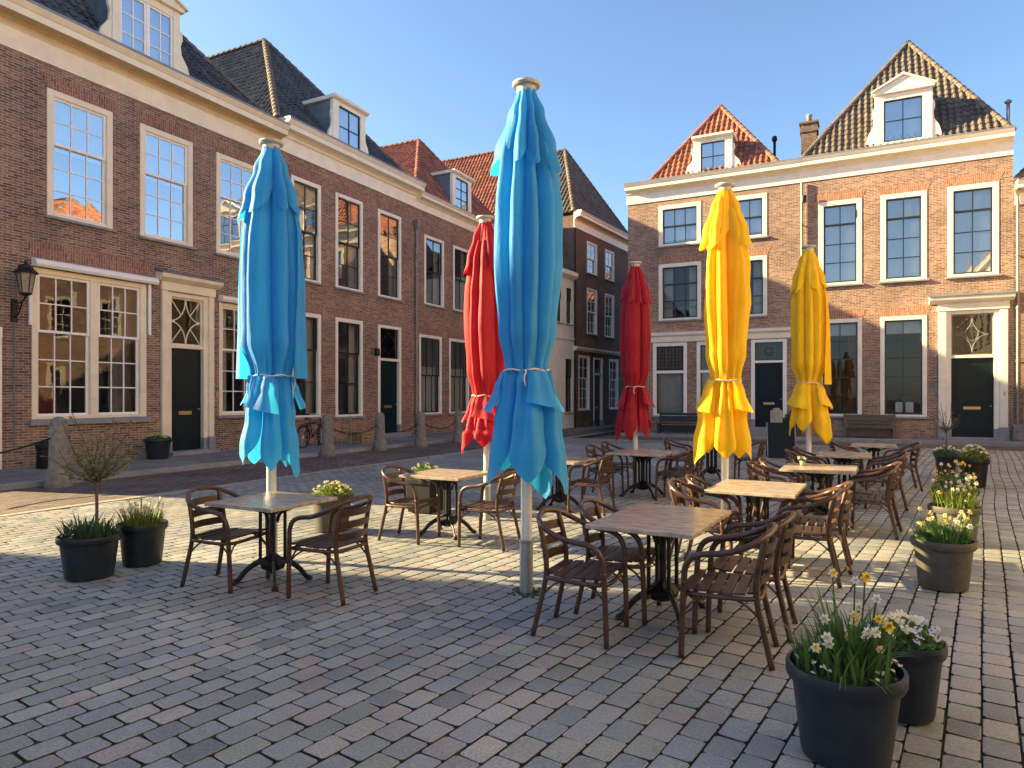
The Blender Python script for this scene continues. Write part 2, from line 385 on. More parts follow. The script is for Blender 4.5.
# setts: every stone a low bevelled block, courses running at 34.5 degrees
def setts():
    ang = R_(34.6); a = Vector((math.sin(ang), math.cos(ang), 0)); b = Vector((math.cos(ang), -math.sin(ang), 0))
    V = []; F = []
    rnd = random.Random(3)
    cw = .16
    nb0, nb1 = int(-26/cw), int(24/cw)
    for ib in range(nb0, nb1):
        q = ib*cw
        LL = .222; off = -14+(ib % 2)*LL*.5+.03*noise.noise((ib*.37, 4, 2))
        jn = [off+k*LL+rnd.uniform(-.016, .016)+(.03*noise.noise((ib*.2, k*.15, 9))) for k in range(int(50/LL))]
        for kk in range(len(jn)-1):
            L = jn[kk+1]-jn[kk]; pos = jn[kk+1]
            c = a*(pos-L/2)+b*(q+cw/2)
            X, Y = c.x, c.y
            if Y < -2.5 or Y > 33: continue
            if abs(X) > .76*max(Y, 0)+5: continue
            dL = (c-P_L).dot(Nn); dR = (P_R-c).dot(U)
            if dL < 6.1 or dR < 3.6: continue
            if dL > 23.6: continue
            wave = .014*math.sin((pos-L/2)*.9+ib*.05)+.012*noise.noise((X*.35, Y*.35, 1))
            x0 = q+.006+rnd.uniform(-.003, .003)+wave; x1 = q+cw-.006+rnd.uniform(-.003, .003)+wave
            y0 = pos-L+.0045+rnd.uniform(-.002, .003); y1 = pos-.0045-rnd.uniform(-.002, .003)
            zb = .010*noise.noise((X*.5, Y*.5, 0))-.002
            zc = [zb+rnd.uniform(-.001, .001) for _ in range(4)]
            e = .012
            base = len(V)
            near = Y < 9 and abs(X) < 8
            sk = [rnd.uniform(-.006, .006) for _ in range(4)]
            cn = [(x0, y0+sk[0]), (x1, y0+sk[1]), (x1, y1+sk[2]), (x0, y1+sk[3])]
            mx, my = (x0+x1)/2, (y0+y1)/2
            def put(x, y, z):
                p = a*y+b*x; V.append((p.x, p.y, z))
            if near:
                # chamfered corners: 8-gon rings
                def ring(ins, dz):
                    for i, (x, y) in enumerate(cn):
                        sx = 1 if x < mx else -1; sy = 1 if y < my else -1
                        ch = .015
                        pa = (x+sx*(ins+ch), y+sy*ins); pb = (x+sx*ins, y+sy*(ins+ch))
                        order = (pb, pa) if i in (0, 2) else (pa, pb)
                        for p in order: put(p[0], p[1], zc[i]+dz)
                ring(0, -.035); ring(0, -.0025); ring(.004, -.0009); ring(.012, 0.0)
                put(mx, my, sum(zc)/4+.0006)
                for r in range(3):
                    for k in range(8):
                        p = base+r*8+k; n_ = base+r*8+(k+1) % 8
                        F.append((p, n_, n_+8, p+8))
                for k in range(8): F.append((base+24+k, base+24+(k+1) % 8, base+32))
            else:
                for (ins, dz) in ((0, -.035), (.0003, -.0006), (.006, 0)):
                    for i, (x, y) in enumerate(cn):
                        put(x+(ins if x < mx else -ins), y+(ins if y < my else -ins), zc[i]+dz)
                for r in range(2):
                    for k in range(4):
                        p = base+r*4+k; n_ = base+r*4+(k+1) % 4
                        F.append((p, n_, n_+4, p+4))
                F.append((base+8, base+9, base+10, base+11))
    m = MB(); m.v = V; m.f = F; m.m = [1 if min(V[i][2] for i in f) < -.018 else 0 for f in F]
    o = m.build('square_paving', ['setts', 'joint_side'], smooth=True, angle=7)
    tag(o, kind='structure')
setts()

# ------------------------------------------------------------------ building kit
def wall(root, W, D, H, openings, mat, depth=.26, back=True, zb=-.02, name='wall'):
    xs = sorted(set([0, W]+[o[0] for o in openings]+[o[1] for o in openings]))
    zs = sorted(set([zb, H]+[o[2] for o in openings]+[o[3] for o in openings]))
    m = MB()
    for i in range(len(xs)-1):
        for k in range(len(zs)-1):
            cx = (xs[i]+xs[i+1])/2; cz = (zs[k]+zs[k+1])/2
            if any(o[0] < cx < o[1] and o[2] < cz < o[3] for o in openings): continue
            m.add([(xs[i],0,zs[k]),(xs[i+1],0,zs[k]),(xs[i+1],0,zs[k+1]),(xs[i],0,zs[k+1])], [(0,1,2,3)])
    for (a, b, c, d) in openings:
        e = depth
        m.add([(a,0,c),(b,0,c),(b,0,d),(a,0,d),(a,e,c),(b,e,c),(b,e,d),(a,e,d)], [(0,1,5,4),(1,2,6,5),(2,3,7,6),(3,0,4,7)])
    # inner leaf of the wall
    for i in range(len(xs)-1):
        for k in range(len(zs)-1):
            cx = (xs[i]+xs[i+1])/2; cz = (zs[k]+zs[k+1])/2
            if any(o[0] < cx < o[1] and o[2] < cz < o[3] for o in openings): continue
            m.add([(xs[i],depth,zs[k]),(xs[i+1],depth,zs[k]),(xs[i+1],depth,zs[k+1]),(xs[i],depth,zs[k+1])], [(3,2,1,0)])
    m.add([(0,0,zb),(0,D,zb),(0,D,H),(0,0,H),(W,0,zb),(W,D,zb),(W,D,H),(W,0,H)], [(0,3,2,1),(4,5,6,7),(1,2,6,5)])
    o = m.build(name, mat, root)
    r = MB(); r.box(.3, W-.3, 3.2, 3.3, 0, H-.1)                # room partition and floors seen through the glass
    for z in (.02, H*.5): r.box(.3, W-.3, .3, 3.19, z, z+.12)
    r.box(.3, W-.3, .3, 3.19, H-.25, H-.12)
    r.build('room_wall', 'room', root)
    return o

def pane_grid(name, x0, x1, z0, z1, nx, nz, y, mat, parent, tilt=.006):
    m = MB()
    for i in range(nx):
        for k in range(nz):
            a = x0+(x1-x0)*i/nx; b = x0+(x1-x0)*(i+1)/nx; c = z0+(z1-z0)*k/nz; d = z0+(z1-z0)*(k+1)/nz
            t1 = random.uniform(-tilt, tilt); t2 = random.uniform(-tilt, tilt)
            w, h = (b-a)/2, (d-c)/2
            m.add([(a,y-t1*w-t2*h,c),(b,y+t1*w-t2*h,c),(b,y+t1*w+t2*h,d),(a,y-t1*w+t2*h,d)], [(0,1,2,3)])
    return m.build(name, mat, parent)

def bars(m, x0, x1, z0, z1, nx, nz, y0, y1, st=.055, mu=.026):
    """a sash: stiles, rails and glazing bars"""
    m.box(x0, x0+st, y0, y1, z0, z1); m.box(x1-st, x1, y0, y1, z0, z1)
    m.box(x0+st, x1-st, y0+.001, y1-.001, z0, z0+st); m.box(x0+st, x1-st, y0+.001, y1-.001, z1-st, z1)
    for i in range(1, nx):
        x = x0+st+(x1-x0-2*st)*i/nx
        m.box(x-mu/2, x+mu/2, y0+.006, y1-.006, z0+st, z1-st)
    for k in range(1, nz):
        z = z0+st+(z1-z0-2*st)*k/nz
        m.box(x0+st, x1-st, y0+.009, y1-.009, z-mu/2, z+mu/2)

def pleats(name, x0, x1, z0, z1, y, mat, parent, n=None):
    m = MB(); n = n or max(4, int((x1-x0)/.07)); V = []; F = []
    for i in range(n*2+1):
        x = x0+(x1-x0)*i/(2*n); yy = y+(.025 if i % 2 else -.02)+random.uniform(-.008, .008)
        V += [(x+random.uniform(-.01, .01), yy, z0), (x, yy, z1)]
    for i in range(n*2): F.append((2*i, 2*i+2, 2*i+3, 2*i+1))
    m.add(V, F)
    return m.build(name, mat, parent, smooth=True)

def window(root, x0, x1, z0, z1, casing='cream', sash='white_paint', cols=3, top=2, bot=3, cw=.13, split=None, pane='pane', sill='stone_grey',
           curtain=None, blind=0, arch=None, back=.04, sillh=.09, st=.055, mu=.026, name='window', side='both', halfcurtain=None):
    f = MB()
    yo = -.018
    f.box(x0, x0+cw, yo, .16, z0, z1); f.box(x1-cw, x1, yo, .16, z0, z1)
    f.box(x0+cw, x1-cw, yo+.002, .158, z1-cw, z1); f.box(x0+cw, x1-cw, yo+.002, .158, z0, z0+cw*.5)
    fo = f.build(name, casing, root, bevel=.008, bseg=1)
    a, b, c, d = x0+cw, x1-cw, z0+cw*.5, z1-cw
    zs = split if split else c+(d-c)*bot/(top+bot)
    m = MB()
    bars(m, a, b, zs-.025, d, cols, top, back, back+.045, st, mu)
    bars(m, a, b, c, zs+.025, cols, bot, back+.05, back+.095, st, mu)
    m.build('sash', sash, fo)
    pane_grid('pane', a, b, zs, d, cols, top, back+.025, pane, fo)
    pane_grid('pane', a, b, c, zs, cols, bot, back+.075, pane, fo)
    s = MB(); s.prism_x([(-.10, z0-sillh+.01), (.1, z0-sillh+.01), (.1, z0-.002), (-.02, z0-.002), (-.10, z0-.02)], x0-.07, x1+.07)
    s.build('sill', sill, fo, bevel=.006, bseg=1)
    if curtain:
        w = (b-a)*.27
        if side in ('both', 'left'): pleats('curtain', a-.05, a+w, c-.05, d+.05, .3, curtain, fo)
        if side in ('both', 'right'): pleats('curtain', b-w, b+.05, c-.05, d+.05, .3, curtain, fo)
    if halfcurtain: pleats('curtain', a, b, c-.05, c+(d-c)*.62, .3, halfcurtain, fo)
    if blind:
        m = MB(); m.box(a+.01, b-.01, .15, .155, d-(d-c)*blind, d-.002); m.build('blind', 'blind', fo)
    if arch:
        h = .34; k = .16
        m = MB(); m.prism_y([(x0-.02, z1+.004), (x1+.02, z1+.004), (x1+k, z1+h), (x0-k, z1+h)], -.006, .02)
        m.build('brick_arch', arch, fo)
    return fo
def opening(w, g=.02): return (w[0]+g, w[1]-g, w[2]+g, w[3]-g)

def door(root, x0, x1, z0, z1, zt, casing='cream', leafm='door_green', fan=None, cw=.18, step=True, trans=.1, ybase=.1):
    """x0..x1 casing outer, z1 top of casing, zt top of the leaf"""
    f = MB()
    f.box(x0, x0+cw, -.03, .2, z0, z1); f.box(x1-cw, x1, -.03, .2, z0, z1)
    f.box(x0+cw, x1-cw, -.028, .198, z1-cw*.8, z1); f.box(x0+cw, x1-cw, -.028, .198, zt, zt+trans)
    fo = f.build('door_frame', casing, root, bevel=.01, bseg=1)
    b = MB(); b.box(x0-.02, x0+cw+.01, -.05, .19, z0-.05, z0+.32); b.box(x1-cw-.01, x1+.02, -.05, .19, z0-.05, z0+.32)
    b.build('plinth', 'stone_grey', fo, bevel=.01, bseg=1)
    a, c = x0+cw, x1-cw
    d = MB(); d.box(a, c, .1, .15, z0, zt)
    H = zt-z0; w = c-a; mgn = .12
    for (p, q) in ((z0+.14, z0+H*.30), (z0+H*.42, z0+H*.93)):
        d.box(a+mgn, c-mgn, .085, .1, p, q)
        d.box(a+mgn+.06, c-mgn-.06, .072, .085, p+.06, q-.06)
    d.box(a+.02, c-.02, .08, .1, z0+.01, z0+.1)
    do = d.build('door', leafm, fo, bevel=.006, bseg=1)
    lp = MB(); lp.box(a+w*.3, a+w*.7, .09, .102, z0+H*.35, z0+H*.385); lp.build('letter_plate', 'brass', do)
    kn = MB(); kn.lathe([(.0, 0), (.028, .005), (.034, .03), (.018, .05), (0, .055)], 12)
    k = kn.build('handle', 'brass', do, smooth=True); k.rotation_euler = (R_(90), 0, 0); k.location = (c-.09, .1, z0+1.15)
    fa, fb = zt+trans, z1-cw*.8
    s = MB(); bars(s, a, c, fa, fb, 1, 1, .06, .1, .04)
    cx, cz = (a+c)/2, (fa+fb)/2; rx, rz_ = (c-a)/2-.05, (fb-fa)/2-.05
    if fan == 'star':
        # four curved bars bowing inwards, bounding a star, and straight bars to the edges
        for q in range(4):
            sx = 1 if q in (0, 3) else -1; sz = 1 if q < 2 else -1
            pts = []
            for t in range(9):
                u = t/8*PI/2
                pts.append((cx+sx*rx*(1-.98*math.sin(u))*1.0, .08, cz+sz*rz_*(1-.98*math.cos(u))))
            s.tube(pts, .017, 6)
            s.bar((cx+sx*rx, .08, cz+sz*rz_), (cx+sx*rx*.32, .08, cz+sz*rz_*.32), .022)
        for (dx, dz) in ((1,0),(-1,0)): s.bar((cx+dx*rx, .08, cz), (cx+dx*rx*.72, .08, cz), .02)
    if fan == 'diamond':
        P = [(cx+rx*.85, .08, cz), (cx, .08, cz+rz_*.85), (cx-rx*.85, .08, cz), (cx, .08, cz-rz_*.85)]
        for i in range(4): s.bar(P[i], P[(i+1) % 4], .018)
        s.bar((cx, .08, cz+rz_), (cx, .08, cz+rz_*.85), .018); s.bar((cx, .08, cz-rz_), (cx, .08, cz-rz_*.85), .018)
    if fan == 'curved':
        for sx in (-1, 1):
            for sz in (-1, 1):
                pts = []
                for t in range(9):
                    u = t/8*PI/2
                    pts.append((cx+sx*rx*.85*(1-math.sin(u)), .08, cz+sz*rz_*.9*(1-math.cos(u))))
                s.tube(pts, .011, 6)
        pts = [(cx+rx*.32*math.cos(t/16*2*PI), .08, cz+rz_*.38*math.sin(t/16*2*PI)+.05) for t in range(17)]
        s.tube(pts, .01, 6)
    if fan == 'lead':
        for i in range(1, 9): s.box(a+(c-a)*i/9-.006, a+(c-a)*i/9+.006, .075, .085, fa, fb)
        for i in range(1, 7): s.box(a, c, .074, .084, fa+(fb-fa)*i/7-.006, fa+(fb-fa)*i/7+.006)
        s.tube([(cx+rx*.3*math.cos(t/16*2*PI), .07, cz+rx*.3*math.sin(t/16*2*PI)) for t in range(17)], .02, 6)
    s.build('fanlight', casing if fan == 'star' else ('sash_green' if fan != 'curved' else 'stone_grey'), fo)
    pane_grid('pane', a, c, fa, fb, 1, 1, .09, 'pane', fo)
    if step:
        st = MB(); st.box(x0-.1, x1+.1, -.42, .2, ybase-.08, z0-.003); st.build('doorstep', 'stone_grey', fo, bevel=.015)
    return fo

CORN = [(.02,0),(-.055,0),(-.055,.09),(-.03,.12),(-.03,.46),(-.1,.5),(-.115,.56),(-.17,.6),(-.2,.62),(-.44,.65),(-.44,.8),(-.47,.82),(-.55,.93),(-.55,1.0),(-.5,1.02),(.02,1.02)]
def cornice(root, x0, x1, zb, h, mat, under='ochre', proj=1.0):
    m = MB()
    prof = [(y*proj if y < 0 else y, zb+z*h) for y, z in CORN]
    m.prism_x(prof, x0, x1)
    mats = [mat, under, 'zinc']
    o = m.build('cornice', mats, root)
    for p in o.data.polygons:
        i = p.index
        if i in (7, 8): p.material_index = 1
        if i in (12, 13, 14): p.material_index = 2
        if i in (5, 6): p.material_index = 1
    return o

def tiles(m, P0, ux, up, W, L, tl, tr, cw=.235, rh=.31):
    """pantiles on a sloping face: eave from P0 along ux (W long), up the slope L; the top edge runs tl..tr"""
    P0 = Vector(P0); ux = Vector(ux).normalized(); up = Vector(up).normalized(); nn = ux.cross(up).normalized()
    if nn.z < 0: nn = -nn
    nr = int(L/rh)+1; nc = int(W/cw)+2
    prof = [(0, .012), (.16, .052), (.36, .06), (.56, .03), (.78, 0), (1.0, .012)]
    def lim(b):
        t = min(1, max(0, b/L)); return tl*t, W+(tr-W)*t
    for r in range(nr):
        b0 = r*rh; b1 = min(L, b0+rh+.03)
        if b0 >= L-.05: break
        l0, r0 = lim(b0); l1, r1 = lim(b1)
        for c in range(-1, nc):
            a0 = c*cw; a1 = a0+cw
            if a1 < min(l0, l1)+.02 or a0 > max(r0, r1)-.02: continue
            jz = random.uniform(-.007, .007); ja = random.uniform(-.008, .008)
            V = []
            for (b, lift, lo, hi) in ((b0, .034, l0, r0), (b0, .002, l0, r0), (b1, .0, l1, r1)):
                for (t, h) in prof:
                    a = min(max(a0+t*cw+ja, lo), hi)
                    hh = h+lift+jz if lift > .01 or b == b1 else -.01
                    V.append(P0+ux*a+up*(b-(.012 if lift > .01 else 0))+nn*hh)
            n = len(prof); F = []
            for i in range(n-1):
                F.append((i, i+1, 2*n+i+1, 2*n+i)); F.append((n+i, n+i+1, i+1, i))
            m.add(V, F)
def hipcaps(m, p, q, r=.12, step=.33):
    p = Vector(p); q = Vector(q); d = q-p; L = d.length; d.normalize()
    x = d.cross(Vector((0,0,1))).normalized() if abs(d.z) < .99 else Vector((1,0,0)); y = x.cross(d).normalized()
    if y.z < 0: y = -y
    n = int(L/step)
    for i in range(n+1):
        a = p+d*(i*step); b = p+d*min(L, i*step+step+.05)
        V = []
        for (c, rr) in ((a, r*1.12), (b, r*.9)):
            for k in range(7):
                t = PI*k/6
                V.append(c+x*math.cos(t)*rr+y*(math.sin(t)*rr-.02))
        m.add(V, [(k, k+1, k+8, k+7) for k in range(6)]+[(0,1,2,3,4,5,6)])

def hiproof(root, W, D, ze, xa, ya, H, mat, hipmat='tile_hip', mat_left=None, x0=0, closed_top=None):
    """front hip with ridge running back from (xa,ya,H)"""
    def face(m, A, B, TA, TB):
        A, B, TA, TB = map(Vector, (A, B, TA, TB)); ux = (B-A).normalized(); W_ = (B-A).length
        ta = (TA-A).dot(ux); tb = (TB-A).dot(ux); up = (TA-A)-ux*ta; L = up.length
        tiles(m, A, ux, up, W_, L, ta, tb)
    X1 = x0+W
    xa2 = closed_top or xa
    fl = .03
    m = MB(); face(m, (x0, .02, ze), (X1, .02, ze), (xa, ya, H), (xa2, ya, H)); ro = m.build('roof', mat, root)
    yb = D if closed_top is None else D-ya
    m = MB(); face(m, (x0, D, ze), (x0, .02, ze), (xa, yb, H), (xa, ya, H)); m.build('roof', mat_left or mat, root)
    m = MB(); face(m, (X1, .02, ze), (X1, D, ze), (xa2, ya, H), (xa2, yb, H)); m.build('roof', mat, root)
    m = MB()                                                    # boarding under the tiles, closes the roof
    V = [(x0, .02, ze), (X1, .02, ze), (X1, D, ze), (x0, D, ze), (xa, ya, H), (xa2, ya, H), (xa2, yb, H), (xa, yb, H)]
    V = [(x, y, z-fl) for x, y, z in V]
    m.add(V, [(0,1,5,4), (1,2,6,5), (2,3,7,6), (3,0,4,7), (4,5,6,7), (0,3,2,1)]); m.build('roof_boarding', 'tile_brown', root)
    m = MB(); up_ = Vector((0,0,.03))
    for p, q in (((x0,.02,ze),(xa,ya,H)), ((X1,.02,ze),(xa2,ya,H)), ((xa,ya,H),(xa,yb,H)), ((xa,ya,H),(xa2,ya,H)), ((xa2,yb,H),(X1,D,ze)) if closed_top else ((xa,ya,H),(xa,yb,H))):
        if (Vector(q)-Vector(p)).length > .2: hipcaps(m, Vector(p)+up_, Vector(q)+up_)
    m.build('ridge_tile', hipmat, ro, smooth=True, angle=50)
    return ro

def dormer(root, x0, x1, z0, z1, wx0, wx1, wz0, wz1, depth=2.0, ped=0, casing='cream', sash='sash_green', cols=2, rows=2, scroll=.0, yf=.12, overh=.06, mid=False, pane='pane_sky'):
    """a roof dormer: front casing, cheeks, cap, sash, pane, scroll wings"""
    m = MB()
    m.box(x0, wx0, yf, yf+.16, z0, z1); m.box(wx1, x1, yf, yf+.16, z0, z1)
    m.box(wx0, wx1, yf+.002, yf+.158, z0, wz0); m.box(wx0, wx1, yf+.002, yf+.158, wz1, z1)
    fo = m.build('dormer', casing, root, bevel=.012, bseg=1)
    c = MB(); c.box(x0+.04, x0+.1, yf+.16, yf+depth, z0-.3, z1); c.box(x1-.1, x1-.04, yf+.16, yf+depth, z0-.3, z1)
    c.build('cheek', 'lead', fo)
    t = MB()
    if ped:
        t.prism_y([(x0-overh, z1), (x1+overh, z1), (x1+overh, z1+.09), ((x0+x1)/2, z1+ped+.09), (x0-overh, z1+.09)], yf-.12, yf+.1)
        t.prism_y([(x0-overh-.06, z1+.07), (x0-overh-.06, z1+.13), ((x0+x1)/2, z1+ped+.2), (x1+overh+.06, z1+.13), (x1+overh+.06, z1+.07), ((x0+x1)/2, z1+ped+.1)], yf-.2, yf+.12)
        t.build('pediment', casing, fo, bevel=.01, bseg=1)
        r = MB(); r.prism_y([(x0-.05, z1+.02), (x1+.05, z1+.02), ((x0+x1)/2, z1+ped+.1)], yf+.12, yf+depth+.6); r.build('cap', 'lead', fo)
    else:
        t.prism_x([(yf-.16, z1+.02), (yf-.06, z1-.03), (yf+depth, z1-.03), (yf+depth, z1+.1), (yf-.16, z1+.12)], x0-overh, x1+overh)
        t.build('cap', casing, fo, bevel=.01, bseg=1)
    s = MB()
    if mid:
        xm = (wx0+wx1)/2
        bars(s, wx0, xm-.03, wz0, wz1, cols, rows, yf+.04, yf+.09, .05); bars(s, xm+.03, wx1, wz0, wz1, cols, rows, yf+.04, yf+.09, .05)
        s.box(xm-.03, xm+.03, yf+.02, yf+.1, wz0, wz1)
    else: bars(s, wx0, wx1, wz0, wz1, cols, rows, yf+.04, yf+.09, .045, .035)
    s.build('sash', sash, fo)
    pane_grid('pane', wx0, wx1, wz0, wz1, cols*(2 if mid else 1), rows, yf+.07, pane, fo)
    q = MB(); q.box(wx0, wx1, yf+.2, yf+.22, wz0, wz1); q.build('blind', 'blind', fo)
    if scroll:
        for sx, xe in ((-1, x0), (1, x1)):
            h = (z1-z0)
            P = [(xe, z0+h*.78), (xe+sx*scroll*.25, z0+h*.74), (xe+sx*scroll*.3, z0+h*.64), (xe+sx*scroll*.12, z0+h*.55), (xe+sx*scroll*.2, z0+h*.42), (xe+sx*scroll*.75, z0+h*.28), (xe+sx*scroll, z0+h*.14), (xe+sx*scroll*.9, z0+.02), (xe+sx*scroll*.9, z0-.02), (xe, z0-.02)]
            if sx > 0: P = P[::-1]
            w = MB(); w.prism_y(P, yf+.03, yf+.13); w.build('scroll', casing, fo, bevel=.01, bseg=1)
    return fo
def chimney(root, x0, x1, y0, y1, z0, z1, mat='brick_yellow', pots=1):
    m = MB(); m.box(x0, x1, y0, y1, z0, z1); m.box(x0-.05, x1+.05, y0-.05, y1+.05, z1-.35, z1-.12); m.box(x0-.08, x1+.08, y0-.08, y1+.08, z1, z1+.08)
    o = m.build('chimney', mat, root)
    for i in range(pots):
        p = MB(); p.lathe([(.12, 0), (.1, .3), (.13, .32), (.13, .38), (.09, .4)], 12, ((x0+x1)/2+(i-(pots-1)/2)*.35, (y0+y1)/2, z1+.08)); p.build('chimney_pot', 'stone_pale', o, smooth=True)
def downpipe(name, pos, rz, z0, z1, label, hopper=True, mat='zinc'):
    t = thing(name, label, 'drainpipe', pos, rz)
    m = MB(); m.tube([(0, -.1, z0), (0, -.1, z1)], .05, 12); m.build('pipe', mat, t, smooth=True, angle=40)
    c = MB()
    for z in [z0+.9+i*1.9 for i in range(int((z1-z0)/1.9))]: c.lathe([(.06, 0), (.066, .02), (.066, .05), (.06, .07)], 12, (0, -.1, z)); c.box(-.02, .02, -.06, -.001, z+.02, z+.05)
    c.build('bracket', mat, t)
    if hopper:
        h = MB(); h.lathe([(.055, -.1), (.09, 0), (.15, .12), (.16, .3), (.17, .3), (.17, .34), (.1, .34)], 4, (0, -.12, z1)); h.build('hopper', mat, t)
    return t

# ------------------------------------------------------------------ left row, house A (s -6.3 .. 3.41)
def house(name, label, pos, rz, group=None): return thing(name, label, 'house', pos, rz, group)
SA = -7.0
hA = house('brick_house', 'brown brick house nearest on the left, with white sash windows and a double window', onL(SA), A_L)
def a_(x): return x-SA
wa = [(a_(-3.72), a_(-2.14), 5.97, 8.95), (a_(-1.40), a_(.2), 5.97, 8.95), (a_(1.0), a_(2.6), 5.97, 8.95)]
wlow = (a_(-4.05), a_(-1.22), 1.18, 4.70); wlow2 = (a_(1.1), a_(2.74), 1.15, 4.52)
dA = (a_(-.56), a_(.56), .1, 4.6)
wall(hA, 10.41, 9.4, 10.45, [opening(w) for w in wa]+[opening(wlow), opening(wlow2), opening((a_(-.63), a_(.7), .1, 4.6))], 'brick_dark')
for i, w in enumerate(wa):
    window(hA, *w, casing='cream', cols=3, top=2, bot=3, pane='pane_sky', blind=.45 if i < 2 else 0, arch='brick_arch', cw=.15, curtain=None)
# double ground window: two sashes side by side in one casing
x0, x1, z0, z1 = wlow
xm = (x0+x1)/2+.05
f = MB()
f.box(x0, x0+.13, -.018, .16, z0, z1); f.box(x1-.17, x1, -.018, .16, z0, z1); f.box(xm-.12, xm+.08, -.014, .16, z0, z1-.13)
f.box(x0+.13, x1-.17, -.016, .158, z1-.13, z1); f.box(x0+.13, x1-.17, -.012, .158, z0, z0+.07)
fo = f.build('window', 'cream', hA, bevel=.008, bseg=1)
for (a, b) in ((x0+.13, xm-.12), (xm+.08, x1-.17)):
    m = MB(); zs = z0+(z1-z0)*.585
    bars(m, a, b, zs-.03, z1-.13, 3, 2, .03, .08, .06, .028); bars(m, a, b, z0+.07, zs+.03, 3, 3, .085, .13, .06, .028)
    m.build('sash', 'white_paint', fo)
    pane_grid('pane', a, b, zs, z1-.13, 3, 2, .06, 'pane', fo); pane_grid('pane', a, b, z0+.07, zs, 3, 3, .11, 'pane', fo)
pleats('curtain', x0+.1, x0+.75, z0, z1, .35, 'curtain_red', fo); pleats('curtain', x1-.8, x1-.1, z0, z1, .38, 'room', fo)
s = MB(); s.prism_x([(-.12, z0-.14), (.1, z0-.14), (.1, z0-.002), (-.02, z0-.002), (-.12, z0-.03)], x0-.07, x1+.07); s.build('sill', 'stone_grey', fo, bevel=.008)
# awning cassette over it
m = MB(); m.prism_x([(-.02, z1+.02), (-.2, z1+.0), (-.24, z1+.06), (-.22, z1+.16), (-.02, z1+.22)], x0-.02, x1+.22); ca = m.build('awning_box', 'white_paint', hA, bevel=.01)
m = MB(); m.box(x1+.02, x1+.09, -.09, -.02, z1-1.35, z1+.02); m.box(x0-.09, x0-.02, -.09, -.02, z1-1.35, z1+.02); m.build('awning_arm', 'white_paint', ca, bevel=.01)
m = MB(); m.prism_y([(x0-.02, z1+.24), (x1+.1, z1+.24), (x1+.2, z1+.6), (x0-.15, z1+.6)], -.006, .02); m.build('brick_arch', 'brick_arch', fo)
window(hA, *wlow2, cols=3, top=2, bot=3, pane='pane', cw=.12, halfcurtain=None, curtain='curtain')
m = MB(); X0, X1 = wlow2[0], wlow2[1]
m.prism_x([(-.02, 4.54), (-.2, 4.53), (-.24, 4.6), (-.22, 4.68), (-.02, 4.74)], X0-.05, X1+.1); m.build('awning_box', 'white_paint', hA, bevel=.01)
# door with pilasters and entablature
door(hA, a_(-.63), a_(.7), .2, 4.6, 3.06, casing='cream', fan='star', cw=.15)
m = MB()
m.box(a_(-.8), a_(-.63), -.09, .02, .55, 4.62); m.box(a_(.7), a_(.87), -.09, .02, .55, 4.62)
m.box(a_(-.84), a_(.91), -.11, .02, 4.62, 4.86)
m.prism_x([(.02, 4.86), (-.14, 4.86), (-.3, 4.95), (-.32, 5.05), (.02, 5.12)], a_(-.95), a_(1.02))
pm = m.build('door_surround', 'cream', hA, bevel=.012, bseg=1)
m = MB(); m.box(a_(-.83), a_(-.6), -.12, .02, .1, .55); m.box(a_(.67), a_(.9), -.12, .02, .1, .55); m.build('plinth', 'stone_grey', pm, bevel=.012)
m = MB(); m.prism_x([(.02, 5.125), (-.34, 5.055), (-.34, 5.085), (.02, 5.19)], a_(-.98), a_(1.05)); m.build('flashing', 'lead', pm)
# second door surround at the very left edge
m = MB(); m.box(a_(-4.98), a_(-4.69), -.08, .03, .1, 3.0); m.box(a_(-6.25), a_(-5.95), -.08, .03, .1, 3.0); m.box(a_(-6.2), a_(-4.69), -.1, .03, 3.0, 3.25)
ds = m.build('door_surround', 'cream_light', hA, bevel=.012)
m = MB(); m.box(a_(-5.95), a_(-4.98), -.03, .02, .1, 3.0); m.build('door', 'door_green', ds)
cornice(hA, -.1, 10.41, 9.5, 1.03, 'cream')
hiproof(hA, 10.41, 9.4, 10.5, 4.6, 4.72, 16.2, 'tile_dark', closed_top=5.8)
dormer(hA, a_(-2.06), a_(-.1), 10.56, 12.5, a_(-1.84), a_(-.32), 10.68, 12.3, ped=.42, cols=2, rows=3, sash='white_paint', scroll=.35, mid=True, depth=2.2)

# ------------------------------------------------------------------ house B (3.41 .. 11.2)
SB = 3.41
def b_(x): return x-SB
hB = house('brick_house', 'second brick house on the left, with dark sashes and steep dark hipped roof', onL(SB), A_L)
wb = [(b_(3.98), b_(5.4), 5.7, 9.15), (b_(6.15), b_(7.68), 5.7, 9.15), (b_(8.6), b_(10.13), 5.7, 9.15)]
wbl = [(b_(3.95), b_(5.4), 1.0, 4.6), (b_(6.15), b_(7.68), .98, 4.6)]
dB = (b_(8.6), b_(10.12), .12, 4.57)
wall(hB, 7.79, 9, 10.7, [opening(w) for w in wb+wbl+[dB]], 'brick_red')
for w in wb: window(hB, *w, casing='cream_light', sash='sash_green', cols=2, top=2, bot=2, cw=.14, pane='pane_mid', curtain='curtain', arch='brick_arch', mu=.035)
for i, w in enumerate(wbl): window(hB, *w, casing='cream_light', sash='sash_green', cols=2, top=1, bot=2, cw=.14, pane='pane', curtain='curtain', arch='brick_arch', mu=.035)
door(hB, dB[0], dB[1], .25, dB[3], 3.15, casing='cream_light', fan='diamond', cw=.14)
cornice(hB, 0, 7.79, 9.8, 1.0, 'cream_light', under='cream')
hiproof(hB, 7.79, 9.5, 10.8, 3.9, 4.75, 16.25, 'tile_dark')
